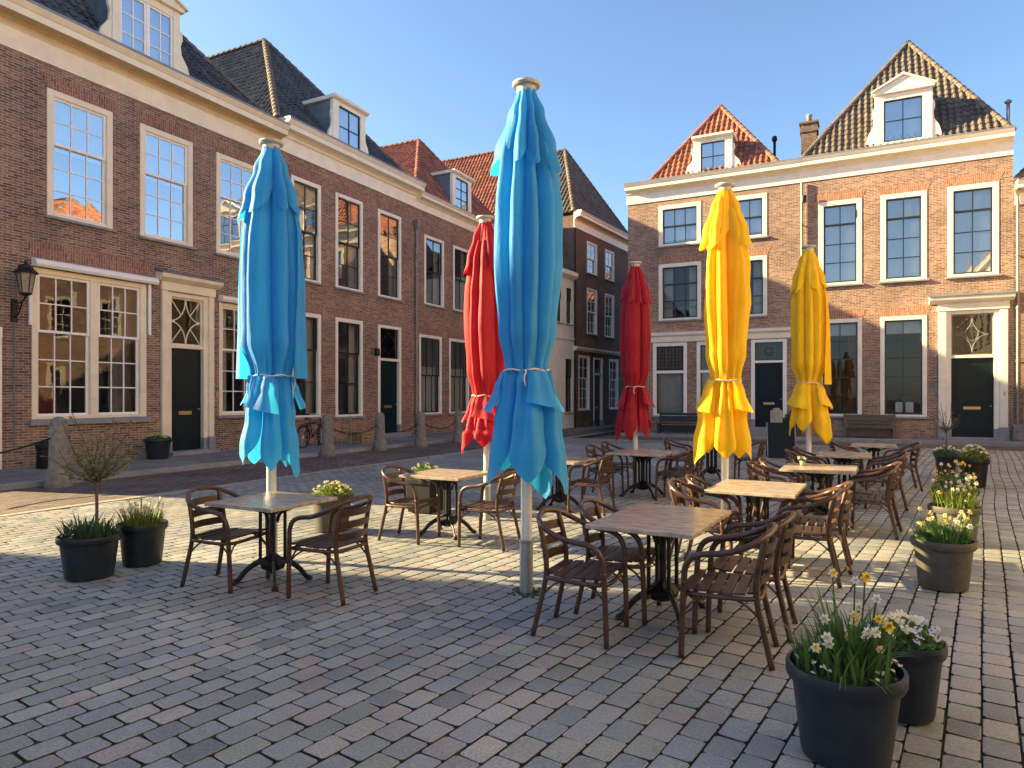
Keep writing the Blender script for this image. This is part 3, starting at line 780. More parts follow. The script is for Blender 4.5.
dormer(hB, b_(6.18), b_(8.0), 10.85, 12.62, b_(6.5), b_(7.7), 11.0, 12.45, cols=2, rows=2, scroll=.25, depth=2.2, casing='cream_light')
# ------------------------------------------------------------------ house C (11.2 .. 20.4)
SC = 11.2
def cc(x): return x-SC
hC = house('brick_house', 'third brick house on the left, with an orange tiled roof and one dormer', onL(SC), A_L)
wc = [(cc(a), cc(a+1.58), 5.78, 8.82) for a in (11.82, 14.19, 16.6, 18.6)]
wcl = [(cc(a), cc(a+1.78), .95, 4.43) for a in (11.43, 13.85, 16.3, 18.45)]
wall(hC, 9.2, 9, 10.35, [opening(w) for w in wc+wcl], 'brick_red')
for w in wc: window(hC, *w, casing='cream_light', sash='sash_green', cols=2, top=1, bot=1, cw=.13, pane='pane_mid', curtain='curtain', arch='brick_arch', mu=.035)
for w in wcl: window(hC, *w, casing='cream_light', sash='sash_green', cols=3, top=1, bot=1, cw=.13, pane='pane', halfcurtain='curtain', arch='brick_arch', mu=.035)
cornice(hC, 0, 9.2, 9.8, .68, 'cream_light', under='cream', proj=.8)
hiproof(hC, 9.2, 9.5, 10.45, 4.7, 3.1, 14.75, 'tile_red', hipmat='tile_red')
dormer(hC, cc(14.35), cc(16.1), 10.55, 12.3, cc(14.65), cc(15.8), 10.7, 12.15, cols=2, rows=3, depth=1.7, casing='cream_light')
# ------------------------------------------------------------------ house D (20.4 .. 29.4), only its roof rises over C
hD = house('brick_house', 'fourth brick house on the left, only its orange tiled roof in view', onL(20.4), A_L)
wall(hD, 9, 9, 10.4, [], 'brick_red')
cornice(hD, 0, 9, 9.9, .7, 'cream_light', proj=.8)
hiproof(hD, 9, 10, 10.5, 4.5, 3.0, 17.1, 'tile_red', hipmat='tile_red')

# ------------------------------------------------------------------ brown house and white house at the mouth of the far street
hBr = house('brick_house', 'dark brown brick house with white sash windows at the corner of the far street', P_B, A_B)
wbr = [(1.5, 2.78, 8.35, 10.05), (3.85, 5.1, 8.35, 10.05), (1.5, 2.78, 5.1, 7.55), (3.8, 5.1, 5.1, 7.55), (.5, 1.85, 1.0, 3.9), (4.4, 5.7, 1.0, 3.88)]
wall(hBr, 8, 5.0, 11.1, [opening(w) for w in wbr+[(2.3, 3.5, .05, 3.85)]], 'brick_brown')
for i, w in enumerate(wbr): window(hBr, *w, casing='white_paint', sash='white_paint', cols=2, top=2, bot=2 if i < 4 else 3, cw=.09, pane='pane_mid', sillh=.07, mu=.03)
door(hBr, 2.3, 3.5, .1, 3.85, 2.9, casing='white_paint', leafm='dark_wood', fan=None, cw=.12)
m = MB(); m.prism_x([(.02, 4.1), (-.12, 4.12), (-.22, 4.22), (-.22, 4.3), (.02, 4.34)], -.05, 8); m.build('string_course', 'cream_light', hBr)
cornice(hBr, -.02, 8, 10.45, .85, 'cream_light', proj=.8)
hiproof(hBr, 8, 5.2, 11.25, 4.0, 2.6, 16.1, 'tile_brown')
hWh = house('plaster_house', 'low white plastered house right of the front blue umbrella', P_B-Vector((.53,.848,0))*2.7, A_B)
ww = [(.6, 1.4, 5.4, 7.3), (1.75, 2.5, 5.4, 7.3), (1.65, 2.55, .9, 3.7)]
wall(hWh, 2.69, 3.0, 7.9, [opening(w) for w in ww], 'plaster')
for w in ww: window(hWh, *w, casing='cream_light', sash='dark_wood', cols=2, top=1, bot=2, cw=.07, pane='pane', sillh=.06)
m = MB(); m.prism_x([(.02, 7.7), (-.1, 7.72), (-.25, 7.85), (-.25, 8.05), (.02, 8.1)], 0, 2.69); m.prism_x([(.01, 4.6), (-.07, 4.6), (-.07, 4.72), (.01, 4.75)], 0, 2.69); m.build('cornice', 'cream_light', hWh)
m = MB(); tiles(m, (0, 0, 8.1), (1,0,0), (0, 1, .75), 2.69, 3.0, 0, 2.69); m.build('roof', 'tile_dark', hWh)
m = MB(); m.add([(0,0,7.9),(2.69,0,7.9),(2.69,3.0,7.9),(0,3.0,7.9),(0,2.4,9.86),(2.69,2.4,9.86),(0,3.0,9.86),(2.69,3.0,9.86)], [(0,1,5,4),(0,4,6,3),(1,2,7,5),(2,3,6,7),(4,5,7,6)]); m.build('gable', 'brick_brown', hWh)
m = MB(); m.tube([(0,-.07,0),(0,-.07,10.4)], .05, 8)
dp = thing('drainpipe', 'thin dark drainpipe between the white house and the brown corner house', 'drainpipe', P_B, A_B); m.build('pipe', 'iron_black', dp)
tagf = strip  # (pavement in front of them)
m = MB(); m.box(-2.7, 8, -1.3, 0, -.1, .12); o = m.build('pavement', 'slab'); o.location = P_B; o.rotation_euler = (0,0,A_B); tag(o, kind='structure')
# closing houses far down the street so that it does not end in nothing
hF = house('brick_house', 'sliver of brick house closing the narrow street behind the dark red umbrella', (7.6, 45, 0), A_R)
wf = [(1.2, 2.4, 1, 3.6), (1.2, 2.4, 5, 7.2), (4, 5.2, 1, 3.6), (4, 5.2, 5, 7.2)]
wall(hF, 8, 6, 8, [opening(w) for w in wf], 'brick_warm')
for w in wf: window(hF, *w, cols=2, top=2, bot=2, cw=.1)
cornice(hF, 0, 8, 7.4, .7, 'cream_light'); hiproof(hF, 8, 7, 8.1, 4, 3, 11.5, 'tile_red')

# ------------------------------------------------------------------ right side: R1 (-13.04 .. -5.8)
S1 = -13.04
def r1(x): return x-S1
hR1 = house('brick_house', 'brick house with red pyramid roof and dark blue door at the back', onR(S1), A_R)
w1u = [(r1(-11.62), r1(-9.76), 8.4, 10.2), (r1(-8.92), r1(-7.06), 8.4, 10.2)]
w1m = [(r1(-11.62), r1(-9.76), 5.1, 7.6), (r1(-8.92), r1(-7.06), 5.1, 7.6)]
w1g = [(r1(-11.88), r1(-10.37), .87, 4.1), (r1(-9.95), r1(-8.45), .87, 4.1)]
d1 = (r1(-7.7), r1(-6.3), .15, 4.1)
wall(hR1, 7.24, 9, 11.2, [opening(w) for w in w1u+w1m+w1g+[d1]], 'brick_warm')
for w in w1u: window(hR1, *w, casing='cream_light', sash='sash_green', cols=3, top=1, bot=1, cw=.18, pane='pane_mid', blind=.9, arch=None, mu=.035)
for w in w1m: window(hR1, *w, casing='cream_light', sash='sash_green', cols=3, top=1, bot=2, cw=.16, pane='pane', curtain='curtain', arch='brick_arch_warm', mu=.035)
for w in w1g:
    fo = window(hR1, *w, casing='white_paint', sash='sash_green', cols=1, top=1, bot=1, cw=.15, split=w[2]+1.95, pane='pane', halfcurtain='curtain')
    x0, x1, z0, z1 = w; m = MB(); m.box(x0+.15, x1-.15, .0, .05, z0+1.88, z0+2.0); m.build('transom', 'white_paint', fo)
    m = MB()
    for i in range(1, 8): x = x0+.15+(x1-x0-.3)*i/8; m.box(x-.006, x+.006, .03, .04, z0+2.0, z1-.16)
    for i in range(1, 7): z = z0+2.0+(z1-z0-2.16)*i/7; m.box(x0+.15, x1-.15, .031, .041, z-.006, z+.006)
    m.build('leaded_bars', 'stone_grey', fo)
door(hR1, d1[0], d1[1], .45, d1[3], 3.12, casing='white_paint', leafm='door_blue', fan='lead', cw=.15, ybase=.13)
m = MB(); m.prism_x([(.02, 4.13), (-.08, 4.13), (-.1, 4.36), (-.2, 4.42), (-.22, 4.5), (.02, 4.58)], r1(-12.95), r1(-5.85)); m.build('string_course', 'cream_light', hR1, bevel=.01)
cornice(hR1, -.05, 7.24, 10.43, .9, 'cream_light', under='cream', proj=.7)
hiproof(hR1, 5.5, 8.5, 11.3, 3.6, 2.9, 15.3, 'tile_red', hipmat='tile_red', x0=.95)
dormer(hR1, r1(-10.11), r1(-8.47), 11.4, 12.93, r1(-9.8), r1(-8.78), 11.5, 12.75, cols=2, rows=2, scroll=.35, depth=1.6, casing='cream_light')
chimney(hR1, -.25, .35, 3.0, 3.7, 9, 11.9, mat='brick_yellow', pots=2)
m = MB(); m.tube([(6.0, 2.6, 11), (6.0, 2.6, 13.2)], .06, 10); m.lathe([(.1, 0), (.12, .08), (.1, .2), (.04, .24)], 10, (6.0, 2.6, 13.2)); m.build('flue', 'iron_black', hR1, smooth=True)
# ------------------------------------------------------------------ R2 (-5.8 .. 1.3)
S2 = -5.8
def r2(x): return x-S2
hR2 = house('brick_house', 'brick house with dark pantile pyramid roof and cream door surround, back right', onR(S2), A_R)
w2u = [(r2(-5.1), r2(-3.55), 6.17, 9.52), (r2(-2.9), r2(-1.36), 6.17, 9.52), (r2(-.7), r2(.88), 6.17, 9.54)]
w2g = [(r2(-5.1), r2(-3.55), .95, 4.8), (r2(-2.92), r2(-1.36), .95, 4.8)]
d2 = (r2(-.75), r2(.89), .15, 4.9)
wall(hR2, 7.1, 9, 11.2, [opening(w) for w in w2u+w2g+[d2]], 'brick_warm')
for w in w2u: window(hR2, *w, casing='cream_light', sash='sash_green', cols=2, top=1, bot=3, st=.06, cw=.18, pane='pane_mid', blind=.97, curtain='curtain', arch='brick_arch_warm', mu=.035)
for i, w in enumerate(w2g):
    fo = window(hR2, *w, casing='cream_light', sash='sash_green', cols=2, top=2, bot=3, cw=.15, pane='pane', curtain='curtain_red' if i == 0 else None, arch='brick_arch_warm', mu=.03, blind=.14)
    if i == 1:
        m = MB(); m.box(w[0]+.52, w[0]+.78, .14, .145, w[2]+.16, w[2]+.56); m.box(w[0]+.86, w[0]+1.13, .14, .145, w[2]+.16, w[2]+.56); m.build('notice', 'paper', fo)
door(hR2, d2[0], d2[1], .22, d2[3], 3.14, casing='cream_light', fan='curved', cw=.16, ybase=.13)
m = MB()
m.box(r2(-1.0), r2(-.75), -.1, .02, .6, 4.9); m.box(r2(.89), r2(1.14), -.1, .02, .6, 4.9); m.box(r2(-1.04), r2(1.18), -.13, .02, 4.9, 5.18)
m.prism_x([(.02, 5.18), (-.16, 5.18), (-.34, 5.28), (-.38, 5.4), (.02, 5.48)], r2(-1.3), r2(1.32))
pm = m.build('door_surround', 'cream_light', hR2, bevel=.012)
m = MB(); m.box(r2(-1.03), r2(-.72), -.13, .02, .13, .6); m.box(r2(.86), r2(1.17), -.13, .02, .13, .6); m.build('plinth', 'stone_grey', pm, bevel=.012)
m = MB(); m.prism_x([(.02, 5.485), (-.4, 5.405), (-.4, 5.435), (.02, 5.55)], r2(-1.34), r2(1.36)); m.build('flashing', 'lead', pm)
cornice(hR2, 0, 7.1, 10.43, .92, 'cream_light', under='cream', proj=.7)
hiproof(hR2, 7.1, 9, 11.3, r2(-1.76), 4.0, 17.0, 'tile_brown')
dormer(hR2, r2(-3.1), r2(-1.17), 11.4, 13.45, r2(-2.79), r2(-1.5), 11.6, 13.2, cols=2, rows=2, scroll=.3, ped=.5, depth=1.9, casing='cream_light')
chimney(hR2, r2(-5.85), r2(-5.25), 1.4, 2.0, 11, 13.3, mat='brick_brown', pots=1)
m = MB(); m.tube([(r2(1.28), .8, 11), (r2(1.28), .8, 12.6)], .06, 10); m.lathe([(.1, 0), (.13, .06), (.02, .14)], 10, (r2(1.28), .8, 12.6)); m.build('flue', 'zinc', hR2, smooth=True)
m = MB(); m.box(r2(-1.22), r2(-1.08), -.02, -.003, 2.05, 2.2); m.build('name_plate', 'lead', hR2)
m = MB(); m.box(r2(1.0), r2(1.06), -.115, -.102, 1.75, 1.9); m.build('doorbell', 'brass', hR2)
m = MB(); m.box(a_(.98), a_(1.06), -.03, -.003, 1.7, 1.84); m.build('doorbell', 'brass', hA)
# R3: the sliver at the right edge
hR3 = house('brick_house', 'sliver of brown brick house at the right edge beyond the drainpipe', onR(1.3), A_R)
wall(hR3, 5, 8, 9.2, [], 'brick_dark'); cornice(hR3, .05, 5, 8.6, .8, 'cream_light'); hiproof(hR3, 5, 8, 9.4, 2.5, 2.5, 12.4, 'tile_red')
downpipe('drainpipe', onR(-5.72), A_R, .15, 10.4, 'grey drainpipe between the two brick houses at the back of the square', hopper=False)
downpipe('drainpipe', onR(1.42), A_R, .15, 9.0, 'grey drainpipe with a hopper at the right edge, beside the cream door surround')
downpipe('drainpipe', onL(11.1), A_L, .1, 8.9, 'dark drainpipe with a hopper between the two red brown houses on the left')
m = MB(); m.prism_x([(0, 0), (0, .6), (-.28, .55), (-.34, 0)], -.16, .2)
tag(m.build('stone_block', 'stone_post', bevel=.03), 'grey stone guard block at the drainpipe foot, right of the cream doorway', 'stone').location = onR(1.42, 0, .13); bpy.data.objects['stone_block'].rotation_euler = (0,0,A_R)

# ------------------------------------------------------------------ houses outside the frame (shade, bounce light, reflections)
hZ = house('brick_house', 'brick house across the side street at the far left, outside the photo', onL(-32.8), A_L)
wz = [(1.5+2.6*i, 3.0+2.6*i, z, z+h) for i in range(7) for z, h in ((1, 3.5), (6, 3))]
wall(hZ, 19.8, 7.5, 10.4, [opening(w) for w in wz], 'brick_dark')
for w in wz: window(hZ, *w, cols=2, top=2, bot=2)
cornice(hZ, 0, 19.8, 9.6, .9, 'cream'); hiproof(hZ, 19.8, 7.5, 10.5, 4, 3.7, 14.2, 'tile_dark', closed_top=15.8)
cols_ = ['brick_warm', 'brick_red', 'plaster_warm', 'brick_red', 'brick_warm']
for i in range(5):
    hE = house('town_house', 'town house on the unseen side of the square, %s' % ['orange brick, nearest the back', 'red brick, second from the back', 'ochre plastered, in the middle', 'red brick, behind the camera', 'orange brick, behind the camera'][i], P_E-U*(9.0*i), A_E, 'houses on the unseen side of the square')
    wE = [(1.0+2.6*k, 2.3+2.6*k, z, z+h) for k in range(3) for z, h in ((1, 2.6), (5.2, 2.5))]
    wall(hE, 8.98, 8, 9.8, [opening(w) for w in wE], cols_[i])
    for w in wE: window(hE, *w, cols=2, top=2, bot=2)
    cornice(hE, 0, 8.98, 9.3, .7, 'cream_light', proj=.7); hiproof(hE, 8.98, 8, 10.0, 4.5, 3.4, 14.4+(i % 2)*.8, 'tile_red')

# ------------------------------------------------------------------ street furniture
def bollard(loc, h, label):
    t = thing('stone_bollard', label, 'bollard', loc, A_L, 'stone bollards along the left pavement')
    m = MB(); m.lathe([(.23, 0), (.225, .06), (.22, .26), (.18, .33), (.165, .42), (.155, h*.8), (.15, h-.14), (.13, h-.05), (.07, h), (0, h+.01)], 14)
    o = m.build('post', 'stone_post', t, smooth=True, angle=40)
    r = MB(); r.tube([(.14, 0, h*.72), (.2, 0, h*.72), (.2, 0, h*.68), (.14, 0, h*.68)], .012, 6); r.build('iron_eye', 'iron_black', t)
    return t
BP = [(-5.4, 3.45), (2.1, 3.3), (4.5, 3.3), (6.35, 3.6), (8.8, 3.6)]
BL = ['tall weathered stone bollard at the left, beside the little tree', 'stone bollard next to the bicycle, right of the left blue umbrella',
      'round topped stone bollard in front of the far dark door', 'stone bollard by the foot of the dark drainpipe on the left', 'stone bollard farthest along the left pavement, beside the red umbrella']
for (s_, d), l in zip(BP, BL): bollard(onL(s_, d), 1.2 if s_ > 0 else 1.32, l)
for i in range(1, 4):
    a = onL(*BP[i], .85); b = onL(*BP[i+1], .85)
    m = MB(); m.tube([a.lerp(b, t/12)-Vector((0,0,.28*math.sin(PI*t/12))) for t in range(13)], .016, 6)
    tag(m.build('chain', 'iron_black', smooth=True), ['sagging iron chain between the bicycle bollard and the one before the far dark door', 'iron chain between the bollard at the far dark door and the drainpipe bollard', 'iron chain from the drainpipe bollard to the farthest one'][i-1], 'chain', 'chains hung between the bollards')
a = onL(BP[0][0], BP[0][1], .98); b = onL(-7.8, 3.45, .8)
m = MB(); m.tube([a.lerp(b, t/10)-Vector((0,0,.2*math.sin(PI*t/10))) for t in range(11)], .018, 6)
tag(m.build('chain', 'iron_black', smooth=True), 'sagging iron chain left of the tall stone bollard, at the left edge', 'chain', 'chains hung between the bollards')

# wall lantern at the left
lp = thing('wall_lantern', 'old style black wall lantern on a scrolled bracket left of the double window', 'lantern', onL(-4.42, 0, 3.92), A_L); lp.scale = (.72, .72, .72)
m = MB(); m.box(-.09, .09, -.06, -.002, -.75, -.02); m.tube([(0,-.05,-.1), (0,-.4,-.16), (0,-.62,-.02), (0,-.66,.12)], .028, 8, smoothn=6); m.tube([(0,-.05,-.6), (0,-.25,-.5), (0,-.42,-.25), (0,-.5,-.14)], .022, 8, smoothn=6)
m.tube([(0,-.14,-.3), (0,-.22,-.22), (0,-.3,-.28), (0,-.24,-.36), (0,-.15,-.34)], .014, 6, smoothn=5)
m.build('wall_bracket', 'iron_black', lp, smooth=True, angle=45)
m = MB(); m.lathe([(.15, .12), (.16, .16), (.24, .72), (.25, .74)], 6, (0,-.66,0), cap=True); gl_ = m.build('lamp_housing', 'lamp_glass', lp)
m = MB()
for k in range(6):
    a0 = 2*PI*(k+.5)/6
    m.bar((.155*math.cos(a0), -.66+.155*math.sin(a0), .14), (.25*math.cos(a0), -.66+.25*math.sin(a0), .73), .022)
m.lathe([(.05, .02), (.17, .09), (.17, .13), (.1, .13)], 6, (0,-.66,0))
m.lathe([(.33, .72), (.34, .75), (.2, .88), (.19, .96), (.13, 1.0), (.05, 1.02), (.03, 1.12), (0, 1.13)], 6, (0,-.66,0)); m.build('lamp_cap', 'iron_black', lp)
m = MB(); m.tube([(0, -.03, -4.7), (0, -.03, -.7)], .02, 6); m.build('conduit', 'lead', lp)

def camera_unit(pos, rz, label):
    t = thing('wall_camera', label, 'camera', pos, rz)
    m = MB(); m.box(-.07, .07, -.05, 0, -.1, .1); m.tube([(0,-.04,.05), (0,-.18,.05), (0,-.22,-.02)], .02, 8); m.build('mount', 'zinc', t)
    m = MB(); m.lathe([(.09, -.16), (.1, -.1), (.1, .12), (.07, .14)], 12, (0,-.25,-.1)); m.build('housing', 'iron_black', t, smooth=True, angle=40)
camera_unit(onR(-5.62, .16, 9.75), A_R, 'small dark floodlight beside the drainpipe under the cornice at the back')
camera_unit(onL(8.25, 0, 3.55), A_L, 'small dark lamp on the brick wall left of the far dark door')

# bicycle leaning on the wall of house B
def bicycle(loc, rz):
    t = thing('bicycle', 'dark parked bicycle leaning near the brick wall behind the left blue umbrella', 'bicycle', loc, rz)
    for x in (-.55, .55):
        w = MB(); w.tube([(x+.33*math.cos(2*PI*k/28), 0, .35+.33*math.sin(2*PI*k/28)) for k in range(29)], .02, 8); wo = w.build('wheel', 'rubber', t, smooth=True)
        s = MB()
        for k in range(14): a = 2*PI*k/14; s.tube([(x, 0, .35), (x+.32*math.cos(a), 0, .35+.32*math.sin(a))], .003, 4)
        s.lathe([(.03, -.04), (.03, .04)], 8, (x, 0, .35)); s.build('spokes', 'alu', wo)
        g_ = MB(); g_.tube([(x+.37*math.cos(PI*k/12+.2), 0, .35+.37*math.sin(PI*k/12+.2)) for k in range(12)], .018, 6); g_.build('mudguard', 'iron_black', t)
    f = MB()
    for p, q in (((-.05,0,.32),(-.22,0,.85)), ((-.05,0,.32),(.36,0,.72)), ((-.2,0,.75),(.35,0,.8)), ((-.55,0,.35),(-.05,0,.32)), ((-.55,0,.35),(-.2,0,.76)), ((.55,0,.35),(.34,0,.95))): f.tube([p, q], .017, 8)
    f.build('frame', 'iron_black', t, smooth=True)
    h = MB(); h.tube([(.2,-.28,1.02), (.3,-.24,1.05), (.35,0,1.03), (.3,.24,1.05), (.2,.28,1.02)], .013, 8, smoothn=4); h.build('handlebar', 'alu', t, smooth=True)
    s = MB(); s.add([(-.38,-.08,.95),(-.38,.08,.95),(-.08,.02,.94),(-.08,-.02,.94),(-.38,-.08,.89),(-.38,.08,.89),(-.08,.02,.91),(-.08,-.02,.91)], [(0,3,2,1)[::-1],(4,7,6,5),(0,1,5,4),(1,2,6,5),(2,3,7,6),(3,0,4,7)]); s.tube([(-.22,0,.8),(-.24,0,.92)], .012, 6); s.build('saddle', 'dark_wood', t)
bicycle(onL(3.55, 1.4, .1), A_L+.15)
def bench(loc, rz, mat, label, w=1.8, closed=False):
    t = thing('bench', label, 'bench', loc, rz)
    s = MB()
    for k in range(3): s.box(-w/2, w/2, -.2+k*.14, -.08+k*.14, .42, .46)
    s.build('seat', mat, t, bevel=.006, bseg=1)
    b = MB()
    for k in range(3): b.box(-w/2, w/2, .24+.02*k, .27+.02*k, .52+k*.13, .63+k*.13)
    b.build('backrest', mat, t, bevel=.006, bseg=1)
    for x in (-w/2+.06, w/2-.06):
        l = MB(); l.box(x-.05, x+.05, -.2, -.12, 0, .415); l.bar((x, .2, 0), (x, .33, .92), .08, .07, (1,0,0)); l.box(x-.04, x+.04, -.12, .2, .33, .415); l.build('leg', mat, t, bevel=.006, bseg=1)
    a = MB(); a.box(-w/2+.1, w/2-.1, .05, .08, .06, .36); a.build('stretcher', mat, t)
bench(onR(-3.3, .55, .13), A_R, 'bench_wood', 'weathered grey wooden bench under the tall dark window at the back')
bench(onR(-10.5, 1.0, .13), A_R, 'bench_blue', 'dark blue bench under the leaded window at the back, behind the yellow umbrella')

# board, post by the door R1
t = thing('sandwich_board', 'dark blue freestanding board between the two yellow umbrellas', 'board', (7.55, 19.2, 0), R_(-12))
m = MB(); m.add([(-.36,-.2,0),(.36,-.2,0),(.36,-.03,.98),(-.36,-.03,.98),(-.36,-.17,0),(.36,-.17,0),(.36,0,.98),(-.36,0,.98)], [(0,1,2,3),(7,6,5,4),(0,3,7,4),(1,5,6,2),(3,2,6,7),(0,4,5,1)]); m.build('front_panel', 'board_blue', t)
m = MB(); m.add([(-.36,.22,0),(.36,.22,0),(.36,.04,.98),(-.36,.04,.98),(-.36,.25,0),(.36,.25,0),(.36,.07,.98),(-.36,.07,.98)], [(3,2,1,0),(4,5,6,7),(0,4,7,3),(1,2,6,5),(3,7,6,2),(0,1,5,4)]); m.build('rear_panel', 'board_blue', t)
m = MB(); m.bar((-.37,-.19,0), (-.37,-.02,.99), .03); m.bar((.37,-.19,0), (.37,-.02,.99), .03); m.build('frame', 'lead', t)
t = thing('stone_post', 'square pale stone post standing behind the dark blue board', 'post', (8.05, 20.8, 0), A_R)
m = MB(); m.box(-.16, .16, -.16, .16, 0, 1.3); m.build('shaft', 'stone_pale', t, bevel=.03)
m = MB(); m.lathe([(.1, 1.3), (.12, 1.32), (.08, 1.36), (0, 1.37)], 10); m.build('top_cap', 'stone_grey', t, smooth=True)
# small wooden chair and crates by house B
t = thing('wooden_chair', 'small light brown wooden chair against the brick wall, behind the bollard by the bicycle', 'chair', onL(4.95, 1.7, .1), A_L+PI*.5)
m = MB(); m.box(-.22,.22,-.2,.22,.43,.46); m.build('seat', 'wood_box', t, bevel=.008)
m = MB(); m.box(-.2,.2,.19,.215,.7,.9); m.box(-.2,.2,.19,.215,.52,.6); m.build('backrest', 'wood_box', t)
for x in (-.19, .19):
    m = MB(); m.box(x-.02,x+.02,-.19,-.15,0,.43); m.build('leg', 'wood_box', t)
    m = MB(); m.box(x-.02,x+.02,.17,.21,0,.93); m.build('leg', 'wood_box', t)
m = MB(); m.box(-.3,.3,-.22,.22,0,.05)
for z in (.08, .2, .32): m.box(-.3,.3,-.22,-.2,z,z+.09); m.box(-.3,.3,.2,.22,z,z+.09); m.box(-.3,-.28,-.2,.2,z,z+.09); m.box(.28,.3,-.2,.2,z,z+.09)
for x in (-.27,.27):
    for y in (-.19,.19): m.box(x-.02,x+.02,y-.02,y+.02,0,.42)
o = m.build('wooden_crate', 'wood_box'); o.location = onL(5.6, 1.7, .1); o.rotation_euler = (0,0,A_L); tag(o, 'pale wooden crate on the pavement beside the small wooden chair', 'crate')
t = thing('side_table', 'dark small table between the bicycle and the small wooden chair', 'table', onL(4.45, .8, .1), A_L)
m = MB(); m.box(-.35,.35,-.3,.3,.7,.73); m.build('table_top', 'dark_wood', t)
for x in (-.3,.3):
    for y in (-.25,.25): m = MB(); m.box(x-.02,x+.02,y-.02,y+.02,0,.7); m.build('leg', 'dark_wood', t)

# ------------------------------------------------------------------ tables
def make_table(name, L, W, label):
    t = thing(name, label, 'table', group='cafe tables on the square')
    m = MB(); m.box(-W/2, W/2, -L/2, L/2, .722, .755); m.build('table_top', 'table_top', t, bevel=.006)
    b = MB()
    for (x, y) in ((.085,.085),(-.085,.085),(-.085,-.085),(.085,-.085)): b.tube([(x, y, .16), (x, y, .68)], .017, 8)
    b.lathe([(.03, .12), (.03, .7)], 10)
    b.build('column', 'iron_black', t, smooth=True, angle=50)
    h = MB(); h.lathe([(.05, .1), (.12, .13), (.135, .18), (.09, .22), (.04, .26)], 8); h.build('hub', 'iron_black', t, bevel=.004, bseg=1)
    h = MB(); h.lathe([(.06, .62), (.13, .655), (.13, .68), (.05, .69)], 8)
    h.box(-.26, .26, -.03, .03, .69, .7215); h.box(-.03, .03, -.3, .3, .691, .721)
    for sx, sy in ((1,0),(-1,0),(0,1),(0,-1)): h.tube([(sx*.06, sy*.06, .55), (sx*.11, sy*.11, .64), (sx*.24, sy*.24, .69)], .014, 6, smoothn=4)
    h.build('top_bracket', 'iron_black', t, bevel=.004, bseg=1)
    for k in range(4):
        a = PI/4+k*PI/2; c, s = math.cos(a), math.sin(a)
        l = MB(); l.tube([(c*.05, s*.05, .20), (c*.14, s*.14, .185), (c*.25, s*.25, .12), (c*.33, s*.33, .035), (c*.36, s*.36, .02)], [.024, .017], 8, smoothn=5, sx=.8, sy=1.25)
        l.lathe([(.034, 0), (.036, .02), (.024, .035), (0, .038)], 10, (c*.36, s*.36, 0))
        lo = l.build('leg', 'iron_black', t, smooth=True, angle=50)
    return t
TR = R_(-28)
TBL = [
 ((1.185, 5.37), 1.2, .80, -30, 'pale wood table nearest the camera, with four chairs, right of the front blue umbrella'),
 ((-2.20, 6.28), .82, .82, -27, 'square table with two chairs in front of the left blue umbrella'),
 ((-.80, 8.45), .86, .84, -27, 'square table with two chairs behind and left of the front blue umbrella'),
 ((2.58, 7.18), 1.05, .86, -29, 'sunlit table in front of the large yellow umbrella'),
 ((4.12, 9.15), 1.0, .9, -28, 'table with a little flower on it, behind the sunlit one'),
 ((5.50, 11.3), 1.0, .8, -28, 'table standing at the smaller yellow umbrella, grey in the shade'),
 ((7.15, 13.5), .9, .8, -28, 'farthest table on the right, in front of the weathered bench'),
 ((2.25, 11.75), 1.1, .95, -28, 'table in the shade right under the dark red umbrella'),
 ((.72, 10.35), .9, .85, -28, 'table half hidden behind the front blue umbrella'),
 ((4.15, 14.2), .9, .8, -28, 'far table in the shade seen left of the large yellow umbrella'),
]
protoA = make_table('cafe_table', 1.0, .85, 'x')
for i, ((x, y), L, W, a, lab) in enumerate(TBL):
    sc = (W/.85, L/1.0, 1)
    if i == 0:
        protoA.location = (x, y, .004); protoA.rotation_euler = (0,0,R_(a)); protoA['label'] = lab; protoA.scale = (1,1,1)
        ob = protoA
    else: ob = dup(protoA, (x, y, .004), R_(a), lab)
    ob.scale = sc

